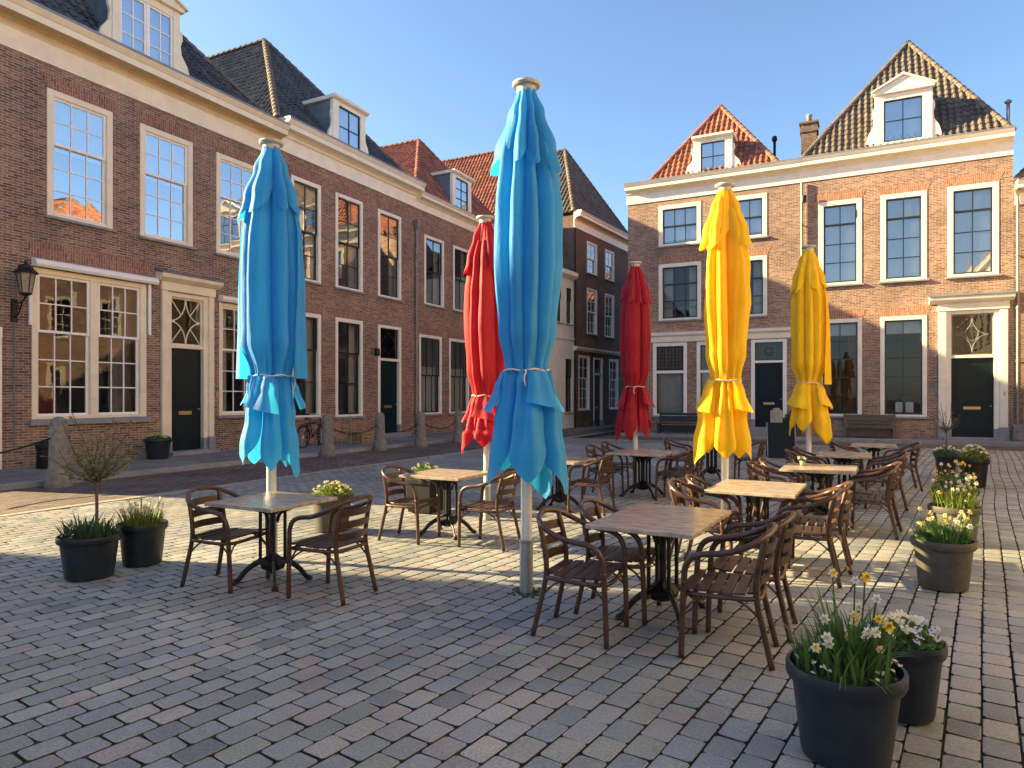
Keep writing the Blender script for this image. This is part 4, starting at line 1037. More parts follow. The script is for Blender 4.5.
# ------------------------------------------------------------------ chairs
def make_chair():
    t = thing('cafe_chair', '', 'chair', group='cafe armchairs on the square')
    rail = MB()
    P = [(-.262,.215,.50), (-.265,.208,.585), (-.268,.17,.655), (-.272,.10,.688), (-.278,-.02,.705), (-.282,-.12,.735), (-.262,-.215,.78), (-.19,-.285,.825), (-.08,-.318,.845), (0,-.322,.848)]
    P = P+[(-x, y, z) for x, y, z in P[-2::-1]]
    rail.tube(P, .0195, 10, smoothn=5, sx=1.05, sy=.9)
    rail.build('armrest', 'chair_frame', t, smooth=True)
    for sx in (-1, 1):
        m = MB(); m.tube([(sx*.25,.235,0), (sx*.254,.228,.25), (sx*.258,.22,.43), (sx*.262,.215,.51)], .02, 10, smoothn=5); m.build('leg', 'chair_frame', t, smooth=True)
        m = MB(); m.tube([(sx*.222,-.318,0), (sx*.21,-.268,.22), (sx*.2,-.225,.43), (sx*.198,-.232,.6), (sx*.188,-.283,.822)], .0195, 10, smoothn=5); m.build('leg', 'chair_frame', t, smooth=True)
    f = MB(); f.tube([(-.245,.2,.42), (-.235,-.1,.42), (-.18,-.235,.42), (0,-.25,.42), (.18,-.235,.42), (.235,-.1,.42), (.245,.2,.42), (0,.235,.42), (-.245,.2,.42)], .016, 8, smoothn=5)
    for sx in (-1, 1):
        f.tube([(sx*.25,.225,.30), (sx*.235,.16,.37), (sx*.235,.08,.412)], .008, 6, smoothn=4)
        f.tube([(sx*.207,-.245,.30), (sx*.21,-.17,.37), (sx*.225,-.1,.412)], .008, 6, smoothn=4)
        f.tube([(sx*.25,.225,.30), (sx*.19,.215,.38), (sx*.13,.215,.415)], .008, 6, smoothn=4)
    f.build('seat_frame', 'chair_frame', t, smooth=True)
    s = MB()
    for k in range(6):
        y0 = -.235+k*.077; y1 = y0+.066
        w0 = .245-max(0, (-.12-y0))*.6; w1 = .245-max(0, (-.12-y1))*.6
        z0 = .437+.012*abs(k-2.2)**1.3*.3; 
        s.add([(-w0,y0,z0),(w0,y0,z0),(w1,y1,z0),(-w1,y1,z0),(-w0,y0,z0+.016),(w0,y0,z0+.016),(w1,y1,z0+.016),(-w1,y1,z0+.016)], [(0,3,2,1),(4,5,6,7),(0,1,5,4),(1,2,6,5),(2,3,7,6),(3,0,4,7)])
    s.build('seat', 'chair_slat', t, bevel=.004, bseg=2)
    b = MB()
    for (z, h) in ((.535,.058), (.635,.062), (.735,.062)):
        V = []; n = 8
        yb = -.232-(z-.5)*.17
        for i in range(n+1):
            u = -1+2*i/n; x = u*.192; y = yb-.045*(1-u*u)
            V += [(x, y+.008, z-h/2), (x, y+.008-.012, z+h/2), (x, y-.006-.012, z+h/2), (x, y-.006, z-h/2)]
        F = []
        for i in range(n):
            a = i*4; c = a+4
            for j in range(4): F.append((a+j, c+j, c+(j+1) % 4, a+(j+1) % 4))
        F += [(0,1,2,3), (n*4+3, n*4+2, n*4+1, n*4)]
        b.add(V, F)
    b.build('backrest', 'chair_slat', t, smooth=True, angle=40)
    return t
FR, FL = -115, 64      # facing right (towards the far right) / facing left
CH = [
 ((.53, 4.93), FR, 'chair nearest the front blue umbrella pole, on the left of the nearest table'),
 ((.88, 5.43), FR, 'second chair on the left of the nearest table, half behind the first'),
 ((1.42, 4.58), FL, 'front right chair of the nearest table, closest to the big daffodil planter'),
 ((1.74, 5.06), FL-2, 'chair on the right of the nearest table, just behind the front right one'),
 ((-2.58, 6.22), FR+4, 'left chair of the table at the left blue umbrella'),
 ((-1.57, 5.90), FL, 'right chair of the table at the left blue umbrella'),
 ((-1.20, 8.18), FR, 'left chair of the table behind the front blue umbrella, before a dark planter'),
 ((-.28, 7.86), FL+3, 'right chair of the table behind the front blue umbrella, partly under its blue cloth'),
 ((1.90, 6.78), FR, 'near left chair of the sunlit table by the large yellow umbrella'),
 ((2.18, 7.22), FR+3, 'far left chair of the sunlit table by the large yellow umbrella'),
 ((2.72, 6.40), FL, 'near right chair of the sunlit table, its legs on the bright stones'),
 ((3.05, 6.86), FL-3, 'far right chair of the sunlit table, just behind the near one'),
 ((3.35, 8.72), FR, 'near left chair of the table with the little flower, behind the yellow umbrella pole'),
 ((3.68, 9.2), FR, 'far left chair of the table with the little flower'),
 ((4.40, 8.46), FL, 'near right chair of the table with the little flower, left of the sunlit planter'),
 ((4.72, 8.95), FL, 'far right chair of the table with the little flower'),
 ((4.65, 10.75), FR, 'near left chair of the table at the smaller yellow umbrella'),
 ((5.05, 11.4), FR, 'far left chair of the table at the smaller yellow umbrella'),
 ((5.70, 10.50), FL, 'near right chair of the table at the smaller yellow umbrella, left of the planter row'),
 ((6.00, 11.05), FL, 'far right chair of the table at the smaller yellow umbrella'),
 ((6.50, 13.2), FR, 'left chair of the farthest right table, before the bench'),
 ((7.15, 12.60), FL+6, 'chair standing alone nearest the small bare tree, right of the far right table'),
 ((1.62, 11.85), FR, 'near left chair of the table under the dark red umbrella'),
 ((2.00, 12.75), FR, 'far left chair behind the pole of the dark red umbrella'),
 ((2.68, 11.28), FL, 'near right chair of the table under the dark red umbrella'),
 ((3.05, 11.95), FL, 'far right chair of the table under the dark red umbrella'),
 ((.18, 10.55), FR, 'left chair of the table hidden behind the front blue umbrella'),
 ((1.15, 10.08), FL, 'right chair of the table behind the front blue umbrella, its side turned to the camera'),
 ((3.45, 14.0), FR, 'left chair of the far shaded table between the red and the yellow umbrella'),
 ((4.85, 14.0), FL, 'right chair of the far shaded table, behind the yellow umbrella'),
]
ch0 = make_chair()
rn = random.Random(5)
for i, ((x, y), a, lab) in enumerate(CH):
    if i == 0: ch0.location = (x, y, .004); ch0.rotation_euler = (0,0,R_(a)); ch0['label'] = lab
    else: dup(ch0, (x, y, .004), R_(a+rn.uniform(-3, 3)), lab)

# ------------------------------------------------------------------ folded umbrellas
def interp(tab, z):
    for (z0, r0), (z1, r1) in zip(tab, tab[1:]):
        if z0 <= z <= z1 or z1 <= z <= z0:
            t = (z-z0)/(z1-z0); t = t*t*(3-2*t); return r0+(r1-r0)*t
    return tab[-1][1]
def umbrella(loc, col, label, seed, top=4.42, pole=.05, tie=1.93, bottom=.86, rz=0, wide=0, tilt=(0,0), fold=8, sk=.9):
    t = thing('folded_umbrella', label, 'umbrella', loc, rz, 'folded market umbrellas on the square')
    t.rotation_euler = (tilt[0], tilt[1], rz)
    rnd = random.Random(seed)
    p = MB(); p.tube([(0,0,.42), (0,0,top-.08)], pole, 20); p.build('pole', 'alu', t, smooth=True, angle=50)
    s = MB(); s.tube([(0,0,0), (0,0,.44)], pole*1.18, 20); s.lathe([(pole*1.2, .43), (pole*1.26, .44), (pole*1.26, .46), (pole*1.02, .465)], 20); s.build('ground_sleeve', 'sleeve', t, smooth=True, angle=50)
    c = MB(); c.lathe([(.06, top-.12), (.085, top-.1), (.085, top-.045), (.115, top-.04), (.125, top-.025), (.12, top-.008), (.04, top+.004), (0, top+.006)], 28); c.build('top_cap', 'capplastic', t, smooth=True, angle=40)
    def wig(): return [(rnd.uniform(0, 2*PI), rnd.uniform(.6, 1.4), rnd.choice([1,2,3])) for _ in range(4)]
    def sheet(name, zt, hem, Rt, amp, B, k, tw, nz=54, nt_=220, t0=0, t1=2*PI, off=0.0, power=1.0, seedo=0):
        W_ = wig(); V = []; F = []
        closed = abs(t1-t0-2*PI) < 1e-6
        for j in range(nz+1):
            v = j/nz
            for i in range(nt_ if closed else nt_+1):
                th = t0+(t1-t0)*i/nt_
                h = hem(th); 
                if name == 'vent':
                    p0 = k*(th+.32*math.sin(th+W_[0][0])+.22*math.sin(2*th+W_[1][0])+.1*math.sin(3*th+W_[2][0]))
                    h = top-.56-.26*(.5+.5*math.cos(p0+.15))**1.3+.05*math.sin(th+seed)
                z = zt+(h-zt)*v
                irr = .32*math.sin(th+W_[0][0])+.22*math.sin(2*th+W_[1][0])+.1*math.sin(3*th+W_[2][0])
                ph = k*(th+irr)+tw(z)
                cs = (.5-.5*math.cos(ph)+1e-6)**.62
                ampl = interp(amp, z); R0 = interp(Rt, z)
                small = .35*math.cos(2*ph+W_[3][0]+z*1.4)+.2*math.cos(3*ph+1+z*2)
                r = (R0+off)*(1-ampl*(cs**power)-ampl*.16*small)
                r += .010*noise.noise((math.cos(th)*2.5+seed, math.sin(th)*2.5, z*3.2))+.012*noise.noise((math.cos(th)*1.2, math.sin(th)*1.2+seed, z*1.1))
                r += .007*noise.noise((math.cos(th)*9, math.sin(th)*9+seed, z*1.1+.6*math.sin(th*2)))*min(1, 3*v)
                if name == 'canopy': r += (.010*math.cos(19*th+seed)+.007*math.cos(31*th+2))*math.exp(-max(0, z-tie)*4)
                r = max(r, pole+.012)
                a = th+B*math.sin(ph)*min(1, ampl*2.6)/k*1.0
                V.append((r*math.cos(a), r*math.sin(a), z))
        n = nt_ if closed else nt_+1
        for j in range(nz):
            for i in range(nt_):
                a = j*n+i; b = j*n+(i+1) % n
                F.append((a, a+n, b+n, b))
        m = MB(); m.v = V; m.f = F; m.m = [0]*len(F)
        return m
    # main cloth from under the vent down to the tie
    tw = lambda z: .55*math.sin(z*.9+seed)+.2*math.sin(z*2.3+seed*2)
    Rm = [(0,.2), (tie-.05,.195), (tie+.03,.2), (tie+.35,.275+(.03 if wide else 0)), (tie+.95,.315), (tie+1.4,.30), (tie+1.8,.25), (top-.1,.09)]
    Am = [(0,.3), (tie,.3), (tie+.3,.44), (tie+1.0,.52), (tie+2.2,.5), (top,.3)]
    m = sheet('canopy', top-.35, lambda th: tie-.02, Rm, Am, 1.35, fold, tw, nz=80)
    cn = m.build('canopy', col, t, smooth=True)
    # vent skirt with pointed hem
    k2 = 6; ph2 = rnd.uniform(0, 6)
    def hem2(th):
        d = abs(((k2*th+ph2)/(2*PI)) % 1-.5)*2
        return top-.60-.30*(1-d)+.05*math.sin(th*2+seed)
    Rv = [(top-1.2,.37), (top-.9,.335), (top-.6,.272), (top-.3,.175), (top-.08,.092)]
    Av = [(top-1.2,.5), (top-.7,.46), (top-.3,.36), (top,.12)]
    m = sheet('vent', top-.08, hem2, Rv, Av, .9, 7, lambda z: .12*math.sin(z*2+seed), nz=50, power=1.25)
    m.build('vent', col, cn, smooth=True)
    # tongues below the tie
    k3 = 5; ph3 = rnd.uniform(0, 6); hs = [rnd.uniform(-.10, .2) for _ in range(k3)]
    def hem3(th):
        x = ((k3*th+ph3)/(2*PI)) % k3; d = abs((x % 1)-.5)*2
        return bottom+hs[int(x) % k3]+.36*d**1.05+.4*max(0, d-.9)/.1
    Rb = [(bottom-.3,.40), (bottom,.385), (bottom+.3,.37), (tie-.45,.315), (tie-.15,.225), (tie,.187), (top,.18)]
    Ab = [(bottom-.3,.42), (bottom+.3,.42), (tie-.3,.34), (tie,.24), (top,.2)]
    def tw3(z): return PI*0
    W3 = wig(); V = []; F = []; nz = 50; nt_ = 240
    for j in range(nz+1):
        v = j/nz
        for i in range(nt_):
            th = 2*PI*i/nt_; h = hem3(th); z = tie+(h-tie)*v
            x = ((k3*th+ph3)/(2*PI)) % 1; d = abs(x-.5)*2
            A = interp(Ab, z); R0 = interp(Rb, z)
            r = R0*(1-A*1.15*d**2.2-.07*math.cos(3*2*PI*x+seed)*(1-v*.5))
            r += .016*noise.noise((math.cos(th)*2.4+seed, math.sin(th)*2.4, z*3))
            r *= 1+.10*math.sin(th+W3[0][0])+.06*math.sin(2*th+W3[1][0])
            r *= 1-(1-sk)*min(1, v*2)
            r *= 1+(.05*math.cos(17*th+seed)+.035*math.cos(29*th))*math.exp(-v*4)+.035*math.cos(13*th+seed+1.5*math.sin(v*2))*v
            r += .006*noise.noise((th*5, z*1.5, seed))
            a = th+.16*math.sin(2*PI*(x-.5))*v
            V.append((max(r, pole+.02)*math.cos(a), max(r, pole+.02)*math.sin(a), z))
    for j in range(nz):
        for i in range(nt_):
            a = j*nt_+i; b = j*nt_+(i+1) % nt_
            F.append((a, a+nt_, b+nt_, b))
    m = MB(); m.v = V; m.f = F; m.m = [0]*len(F); m.build('skirt', col, cn, smooth=True)
    # short overlapping flaps just under the tie
    for q in range(3):
        c0 = ph3*.3+q*2.1+rnd.uniform(-.3, .3)-1.7; hw = rnd.uniform(.38, .55); ln = rnd.uniform(.26, .42)
        V = []; F = []; n1 = 26; n2 = 14
        for j in range(n2+1):
            v = j/n2
            for i in range(n1+1):
                u = -1+2*i/n1; th = c0+hw*u*(1+.25*v)
                z = tie-.01-ln*v*(1+.12*u)
                R0 = interp(Rb, z)+.025+.05*v*(1-.4*abs(u))
                V.append((R0*(1-.05*math.cos(u*5+q))*math.cos(th), R0*(1-.05*math.cos(u*5+q))*math.sin(th), z))
        for j in range(n2):
            for i in range(n1):
                a = j*(n1+1)+i; F.append((a, a+n1+1, a+n1+2, a+1))
        m = MB(); m.v = V; m.f = F; m.m = [0]*len(F); m.build('flap', col, cn, smooth=True)
    # cloth ends hanging outside the tie on wide examples
    if wide:
        for c0 in wide if isinstance(wide, (list, tuple)) else (PI*.95, -.1):
            V = []; F = []; n1 = 24; n2 = 40; zt = tie+1.7; zb = tie-.03
            for j in range(n2+1):
                v = j/n2
                for i in range(n1+1):
                    u = -1+2*i/n1; th = c0+.42*u*(.5+.5*v)
                    z = zt+(zb-zt)*v
                    r = interp(Rm, max(z, tie+.5))*(1.0+.05*v)+.045*v-.07*u*u*v+.01*math.cos(u*6)
                    V.append((r*math.cos(th), r*math.sin(th), z))
            for j in range(n2):
                for i in range(n1):
                    a = j*(n1+1)+i; F.append((a, a+n1+1, a+n1+2, a+1))
            m = MB(); m.v = V; m.f = F; m.m = [0]*len(F); m.build('panel', col, cn, smooth=True)
    b = MB(); b.tube([(.196*math.cos(2*PI*k/40)*(1+.03*math.sin(k)), .196*math.sin(2*PI*k/40)*(1+.03*math.cos(k*1.3)), tie+.008*math.sin(k*.9)) for k in range(41)], .009, 6)
    b.tube([(-.09,-.18,tie), (-.1,-.215,tie-.02), (-.12,-.22,tie-.07), (-.10,-.21,tie-.14)], .007, 6, smoothn=3)
    b.build('cord', 'rope', cn, smooth=True)
    return t
umbrella((.125, 5.95, 0), 'cloth_blue', 'tall blue folded umbrella in front, its white pole standing clear of the tables', 11, top=4.44, rz=.4)
umbrella((-2.50, 7.10, 0), 'cloth_blue', 'blue folded umbrella on the left, standing behind the two chair table', 4, top=4.36, rz=2.0, wide=(PI*.98-2.0, -.02-2.0), tie=1.92, bottom=.9, sk=.72)
umbrella((-.34, 9.5, 0), 'cloth_red', 'bright red folded umbrella partly hidden behind the front blue one', 23, top=4.2, rz=1.0, bottom=.9, tie=1.72, tilt=(0, R_(-.8)))
umbrella((2.42, 13.4, 0), 'cloth_red', 'dark red folded umbrella in the shade in the middle of the square', 31, top=4.35, rz=.2, bottom=.85, tie=1.9)
umbrella((2.70, 8.66, 0), 'cloth_yellow', 'large yellow folded umbrella behind the sunlit table', 47, top=4.40, rz=2.6, bottom=.83, tie=1.91)
umbrella((5.30, 12.2, 0), 'cloth_yellow', 'smaller looking yellow folded umbrella farther back on the right', 59, top=4.4, rz=.9, bottom=.92, tie=1.95, wide=(-.6-.9,))
# mossy crack rings round the pole sleeve
for (x, y) in ((.125, 5.95), (-2.5, 7.1), (2.7, 8.66)):
    m = MB()
    for k in range(60):
        a = random.uniform(0, 2*PI); r = random.uniform(.06, .17); m.lathe([(random.uniform(.008,.02), 0), (.012, .008), (0, .014)], 5, (x+r*math.cos(a), y+r*math.sin(a), .0))
    tag(m.build('moss', 'moss'), kind='stuff', label='moss and dirt in the stones round an umbrella pole')

# ------------------------------------------------------------------ flowers and planters
def blade(m, x, y, h, lean, w, dirn, n=5, droop=.5):
    c, s = math.cos(dirn), math.sin(dirn); V = []
    tx = random.uniform(-.5, .5); ox, oy = -s*math.cos(tx), c*math.cos(tx)
    for i in range(n+1):
        t = i/n; ww = w*(1-t**2.2)*.5+.0008
        r = lean*t**1.8; z = h*(t-droop*.35*t**3)
        px, py = x+c*r, y+s*r
        V += [(px-ox*ww, py-oy*ww, z), (px+ox*ww, py+oy*ww, z)]
    m.add(V, [(2*i, 2*i+1, 2*i+3, 2*i+2) for i in range(n)])
def daffodil_mesh(name, petal, cup, size=.032):
    m = MB()
    for k in range(6):
        a = k*PI/3+(.1 if k % 2 else 0); c, s = math.cos(a), math.sin(a); L = size*(1 if k % 2 else .92)
        P = [(0,0,0), (c*L*.45-s*L*.32, s*L*.45+c*L*.32, .003), (c*L*.8-s*L*.2, s*L*.8+c*L*.2, .001), (c*L, s*L, -.004), (c*L*.8+s*L*.2, s*L*.8-c*L*.2, .001), (c*L*.45+s*L*.32, s*L*.45-c*L*.32, .003)]
        m.add(P, [(0,5,4,3,2,1)])
    m.cur = 1
    m.lathe([(size*.16, 0), (size*.24, size*.3), (size*.36, size*.52), (size*.30, size*.5), (size*.1, size*.1)], 10, cap=False)
    me = m.build(name, [petal, cup]); d = me.data; bpy.data.objects.remove(me); d.name = name
    return d
def pansy_mesh(name, petal, centre, size=.026):
    m = MB()
    for k, sc in enumerate((1, 1, .85, .85, 1.1)):
        a = [.6, 2.54, 0-.35, PI+.35, -PI/2][k]; c, s = math.cos(a), math.sin(a); L = size*sc
        P = [(0,0,.001*k)]
        for q in range(7):
            b = a-.62+1.24*q/6; rr = L*(.86+.14*math.cos((q-3)*1.0)); P.append((rr*math.cos(b), rr*math.sin(b), .002*k+.003*math.sin(q*2)))
        m.add(P, [(0, q+1, q+2) for q in range(6)])
    m.cur = 1; m.lathe([(size*.2, .009), (size*.16, .014), (0, .015)], 7)
    o = m.build(name, [petal, centre]); d = o.data; bpy.data.objects.remove(o); return d
FM = {'white': daffodil_mesh('daffodil', 'petal_white', 'petal_cream'), 'cream': daffodil_mesh('daffodil', 'petal_cream', 'petal_yellow', .03),
      'yellow': daffodil_mesh('daffodil', 'petal_yellow', 'petal_orange', .034), 'pansy': pansy_mesh('pansy', 'petal_white', 'petal_yellow', .03),
      'violet': pansy_mesh('pansy', 'petal_violetwhite', 'petal_purple', .026), 'purple': pansy_mesh('pansy', 'petal_purple', 'petal_yellow', .026), 'orange': pansy_mesh('pansy', 'petal_orange', 'petal_yellow', .028)}
def put_flower(t, kind, x, y, z, toward=None, sc=1):
    o = bpy.data.objects.new('flower', FM[kind]); COL.objects.link(o); o.parent = t
    o.location = (x, y, z)
    d = Vector((random.uniform(-1, 1), random.uniform(-1, 1), random.uniform(0, .8))) if toward is None else Vector(toward)+Vector((random.uniform(-.6,.6), random.uniform(-.4,.4), random.uniform(-.3,.5)))
    o.rotation_euler = d.to_track_quat('Z', 'Y').to_euler(); o.scale = (sc*random.uniform(.65, 1.0),)*3
def bushy(m, cx, cy, z, rx, h, n, leaf=.03, broad=.5):
    for _ in range(n):
        a = random.uniform(0, 2*PI); r = rx*math.sqrt(random.random()); hh = z+h*random.random()*(1-.6*(r/rx)**2)
        x, y = cx+r*math.cos(a), cy+r*math.sin(a)
        d = Vector((random.uniform(-1,1), random.uniform(-1,1), random.uniform(-.2,1))).normalized(); s = d.cross(Vector((random.uniform(-1,1), random.uniform(-1,1), .3))).normalized()*leaf*broad*.5
        L = leaf*random.uniform(.7, 1.3); p = Vector((x, y, hh))
        m.add([p, p+d*L*.5+s, p+d*L, p+d*L*.5-s], [(0,1,2,3)])
def planter(loc, rtop, rbot, h, label, pot='pot_slate', rz=0, square=False, plan=None, leafm='leaf'):
    t = thing('flower_planter', label, 'planter', loc, rz, 'planters with spring flowers')
    n = 4 if square else 48; k = 1.2 if square else 1
    m = MB(); rt, rb = rtop*k, rbot*k; rim = h*.17
    m.lathe([(rb*.9, 0), (rb, .006), (rb+.004, .02), (rb+(rt*.9-rb)*.97, h-rim), (rt*.9, h-rim), (rt*.97, h-rim+.004), (rt, h-rim+.02), (rt, h-.015), (rt*.985, h), (rt*.93, h), (rt*.915, h-.02), (rt*.88, h-.09)], n, cap=False)
    m.lathe([(0, .01), (rb*.9, .0)], n, cap=False)
    m.build('pot', pot, t, smooth=not square, angle=None if square else 45)
    s = MB(); s.lathe([(0, h-.045), (rt*.5, h-.04), (rt*.905, h-.055)], n, cap=False); s.build('soil', 'soil', t)
    if plan: plan(t, rtop*.85, h-.05, leafm)
    return t
def plan_daff(nb=260, hl=.3, kinds=('white','cream'), nf=18, spread=.8, low=None, fh=None, tow=(-.3,-1,.2), wl=.014):
    def f(t, r, z, lm):
        m = MB()
        for _ in range(nb):
            a = random.uniform(0, 2*PI); q = r*spread*math.sqrt(random.random()); x, y = q*math.cos(a), q*math.sin(a)
            hh = hl*random.uniform(.55, 1.1); b = MB(); blade(b, x, y, hh, hh*random.uniform(.1, .6), wl*random.uniform(.7, 1.2), a+random.uniform(-1, 1), droop=random.uniform(0, 1))
            m.add([(v[0], v[1], v[2]+z) for v in b.v], b.f)
        st = MB()
        for _ in range(nf):
            a = random.uniform(0, 2*PI); q = r*1.0*math.sqrt(random.random()); x, y = q*math.cos(a), q*math.sin(a)
            zz = z+(fh or hl)*random.uniform(.6, 1.15); st.tube([(x*.7, y*.7, z), (x*.9, y*.9, (z+zz)/2), (x, y, zz)], .0035, 5)
            put_flower(t, random.choice(kinds), x, y-.004, zz, tow)
        m.add(st.v, st.f)
        m.build('leaves', lm, t)
        if low:
            b = MB(); bushy(b, 0, 0, z, r*1.02, .09, 420, .028); b.build('ground_foliage', 'leaf_blue', t)
            for _ in range(low[1]):
                a = random.uniform(0, 2*PI); q = r*random.uniform(.6, 1.05); put_flower(t, low[0], q*math.cos(a), q*math.sin(a), z+random.uniform(.05, .1), (-.1, -.7, .9), low[2])
    return f
def plan_pansy(kinds, nf=30, h=.16, n=900, leaf=.035, leaf2=None):
    def f(t, r, z, lm):
        m = MB(); bushy(m, 0, 0, z-.01, r*1.08, h, n, leaf); m.build('leaves', lm, t)
        for _ in range(nf):
            a = random.uniform(0, 2*PI); q = r*1.05*math.sqrt(random.random()); put_flower(t, random.choice(kinds), q*math.cos(a), q*math.sin(a), z+h*(1.05-.5*(q/r)**2)+random.uniform(0,.03), (-.1, -.7, .8), random.uniform(.8, 1.2))
    return f
def both(a, b):
    def f(t, r, z, lm): a(t, r, z, lm); b(t, r, z, lm)
    return f
def little_tree(t, trunk_h, top, rad, nbr, leafm, nleaf, cx=0, cy=0, base=.35, leaf=.045, seed=1):
    rnd = random.Random(seed)
    tr = MB(); tr.tube([(cx, cy, base), (cx+.01, cy, (base+trunk_h)/2), (cx, cy+.005, trunk_h)], [.017, .012], 8, smoothn=4)
    tr.build('trunk', 'bark', t, smooth=True)
    br = MB(); lf = MB()
    for _ in range(nbr):
        a = rnd.uniform(0, 2*PI); up = rnd.uniform(0, 1); L = rnd.uniform(.6, 1.0)
        r1_ = rad*L*(.3+.7*math.sin(PI*(.3+.6*up))); z1 = trunk_h+(top-trunk_h)*(.08+.92*up)*L
        P = [Vector((cx, cy, trunk_h-rnd.random()*.06)), Vector((cx+math.cos(a)*r1_*.45, cy+math.sin(a)*r1_*.45, trunk_h+(z1-trunk_h)*.35)), Vector((cx+math.cos(a)*r1_, cy+math.sin(a)*r1_, z1))]
        P[1] += Vector((rnd.uniform(-.05,.05), rnd.uniform(-.05,.05), rnd.uniform(-.03,.05))); P = crom(P, 4); br.tube(P, [.0075, .0025], 5)
        for _k in range(nleaf):
            q = rnd.random()**.7; i = min(len(P)-2, int(q*(len(P)-1))); p = P[i].lerp(P[i+1], rnd.random())
            d = Vector((rnd.uniform(-1,1), rnd.uniform(-1,1), rnd.uniform(-.3,1))).normalized(); s = d.cross(Vector((rnd.uniform(-1,1), rnd.uniform(-1,1), .2))).normalized()*leaf*.16; Lf = leaf*rnd.uniform(.6, 1.2)
            p = p+d*.01
            lf.add([p, p+d*Lf*.5+s, p+d*Lf, p+d*Lf*.5-s], [(0,1,2,3)])
    br.build('branches', 'bark', t)
    lf.build('crown', leafm, t)

def plan_front(t, r, z, lm):
    plan_daff(150, .27, ('white','white','cream'), 15, .95, ('pansy', 30, .5), wl=.017)(t, r, z, lm)
    m = MB()
    for _ in range(70):
        a = random.uniform(0, 2*PI); q = r*.5*math.sqrt(random.random()); hh = random.uniform(.28, .43); b = MB()
        blade(b, .05+q*math.cos(a), .02+q*math.sin(a), hh, hh*random.uniform(.1, .5), .015, a+random.uniform(-1, 1), droop=random.uniform(0, .8)); m.add([(v[0], v[1], v[2]+z) for v in b.v], b.f)
    for k in range(7):
        a = random.uniform(-.6, PI+.6)*-1; b = MB(); blade(b, r*.7*math.cos(a), r*.7*math.sin(a), .16, .22, .013, a, n=7, droop=1.6); m.add([(v[0], v[1], v[2]+z) for v in b.v], b.f)
    for (x, y, zz, kind) in ((.13,-.05,.66,'yellow'), (.17,-.07,.63,'yellow'), (.14,.08,.82,'yellow'), (.10,.10,.80,'white'), (.0,.12,.83,'cream'), (-.20,-.14,.56,'cream'), (.15,.0,.74,'white')):
        m.tube([(x*.5, y*.5, z), (x*.8, y*.8, (z+zz)/2), (x, y+.006, zz)], .004, 5, smoothn=3); put_flower(t, kind, x, y, zz, (-.3,-1,.1), 1.0)
    m.build('tall_leaves', 'leaf', t)
random.seed(21)
pl1 = planter((1.575, 3.23, .006), .262, .19, .43, 'big dark round planter full of white daffodils in the lower right corner', plan=plan_front)
planter((2.10, 3.66, .006), .20, .14, .40, 'dark round planter with a mound of white pansies, behind the big daffodil planter', plan=plan_pansy(('pansy','pansy','violet'), 44, .15, 700, .04), leafm='leaf')
planter((3.85, 6.10, .004), .255, .19, .43, 'grey brown round planter with pale daffodils catching the sun, first of the right hand row', pot='pot_brown', plan=both(plan_daff(240, .26, ('cream','white','cream'), 20, .95, None, .27, wl=.012), plan_pansy(('cream',), 6, .2, 200)), leafm='leaf')
planter((5.12, 7.9, .004), .27, .2, .44, 'grey brown planter with tall cream flowers, second of the right hand row', pot='pot_brown', plan=both(plan_daff(200, .32, ('cream','white'), 22, .95, None, .34, wl=.012), plan_pansy(('cream',), 10, .25, 300)), leafm='leaf_lime')
planter((6.0, 9.25, .004), .28, .21, .46, 'dark planter with purple and yellow flowers, third of the right hand row', pot='pot_black', plan=both(plan_daff(120, .3, ('yellow','cream','orange'), 20, .9, None, .36), plan_pansy(('purple','orange'), 40, .24, 700)))
planter((8.75, 12.95, .004), .26, .19, .52, 'tall dark planter with white and yellow flowers, farthest round one of the right row', pot='pot_black', plan=plan_pansy(('pansy','cream'), 40, .3, 1100, .05), leafm='leaf_lime')
plT = planter((9.15, 14.4, .004), .25, .17, .5, 'square dark planter with a small nearly bare tree in front of the cream doorway', pot='pot_slate', square=True, rz=A_R, plan=plan_pansy(('pansy',), 22, .2, 600, .05))
little_tree(plT, 1.0, 1.62, .36, 26, 'leaf_olive', 5, base=.4, seed=3)
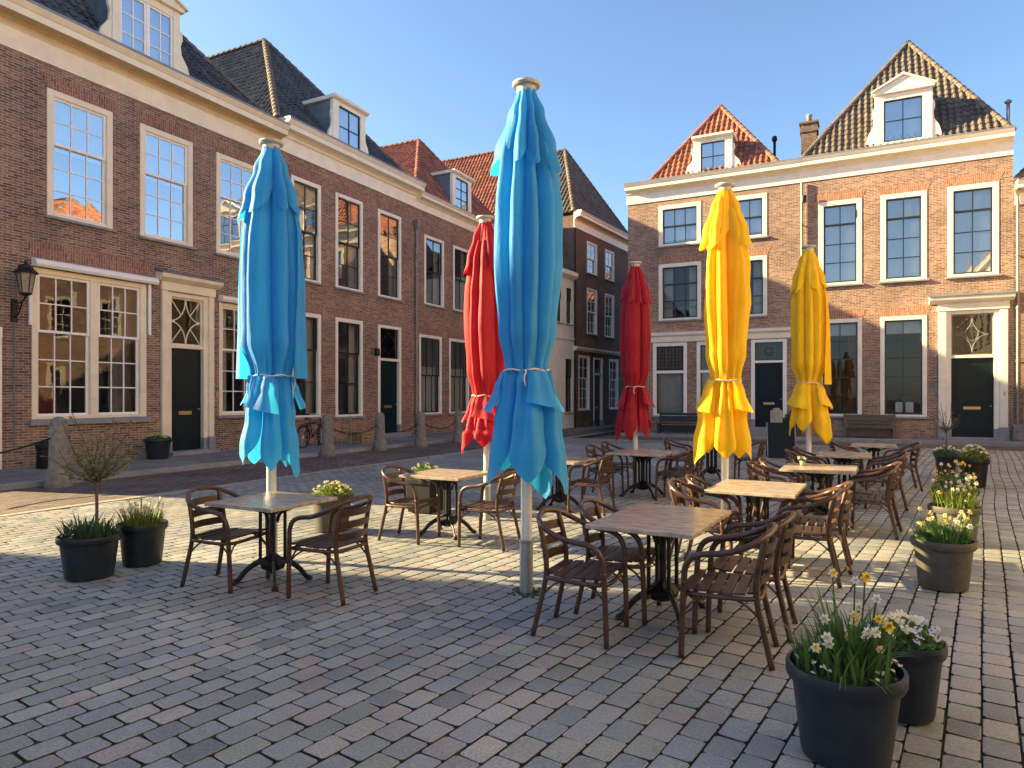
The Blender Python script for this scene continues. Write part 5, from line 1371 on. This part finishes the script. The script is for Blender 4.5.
plO = planter((-3.99, 6.45, .004), .27, .2, .40, 'dark round planter with a little olive tree over green daffodil leaves, at the left', plan=plan_daff(190, .24, ('cream',), 3, .95, ('pansy', 14, .5), wl=.02), leafm='leaf_blue')
little_tree(plO, .92, 1.66, .42, 34, 'leaf_olive', 15, cx=.06, base=.3, leaf=.062, seed=8)
planter((-3.76, 6.95, .004), .235, .175, .42, 'dark round planter with a tuft of white narcissi, right of the olive tree planter', plan=plan_daff(260, .24, ('white','cream','white'), 26, .95, None, .26, wl=.011), leafm='leaf_lime')
planter((-2.30, 8.72, .004), .27, .20, .44, 'olive grey round planter with yellow green primroses behind the left table', pot='pot_brown', plan=plan_pansy(('cream','cream','pansy'), 26, .2, 1300, .05), leafm='leaf_lime')
planter((-1.28, 10.15, .004), .26, .22, .50, 'dark square planter with pale primroses behind the chair in the middle', pot='pot_black', square=True, rz=A_L, plan=plan_pansy(('cream','pansy'), 26, .24, 700, .06), leafm='leaf')
planter(onL(-1.42, .75, .10), .34, .25, .52, 'grey blue planter on the pavement left of the first dark green door', plan=plan_pansy(('pansy','cream'), 20, .14, 600, .06), leafm='leaf')
planter(onL(-4.1, .7, .10), .22, .2, .52, 'dark planter against the wall behind the tall stone bollard', pot='pot_black', plan=plan_pansy(('orange','purple'), 14, .16, 400, .06), leafm='leaf_blue')
planter(onR(-6.1, .55, .13), .26, .2, .5, 'dark pot with a rounded evergreen shrub right of the dark blue door, behind the board', pot='pot_black', plan=lambda t, r, z, lm: (lambda m: (bushy(m, 0, 0, z, .3, .55, 1500, .06), m.build('leaves', 'leaf_blue', t)))(MB()))
# glass of flowers on the table
t = thing('table_posy', 'tiny pot of white flowers on the table right of the large yellow umbrella', 'flower pot', (3.97, 9.33, .759))
m = MB(); m.lathe([(.03, 0), (.04, .07), (.036, .07), (.03, .02)], 14); m.build('pot', 'stone_pale', t, smooth=True)
m = MB(); bushy(m, 0, 0, .06, .05, .05, 60, .03); m.build('leaves', 'leaf', t)
for _ in range(6): put_flower(t, 'pansy', random.uniform(-.05,.05), random.uniform(-.04,.04), random.uniform(.09,.12), (0,-1,.6))
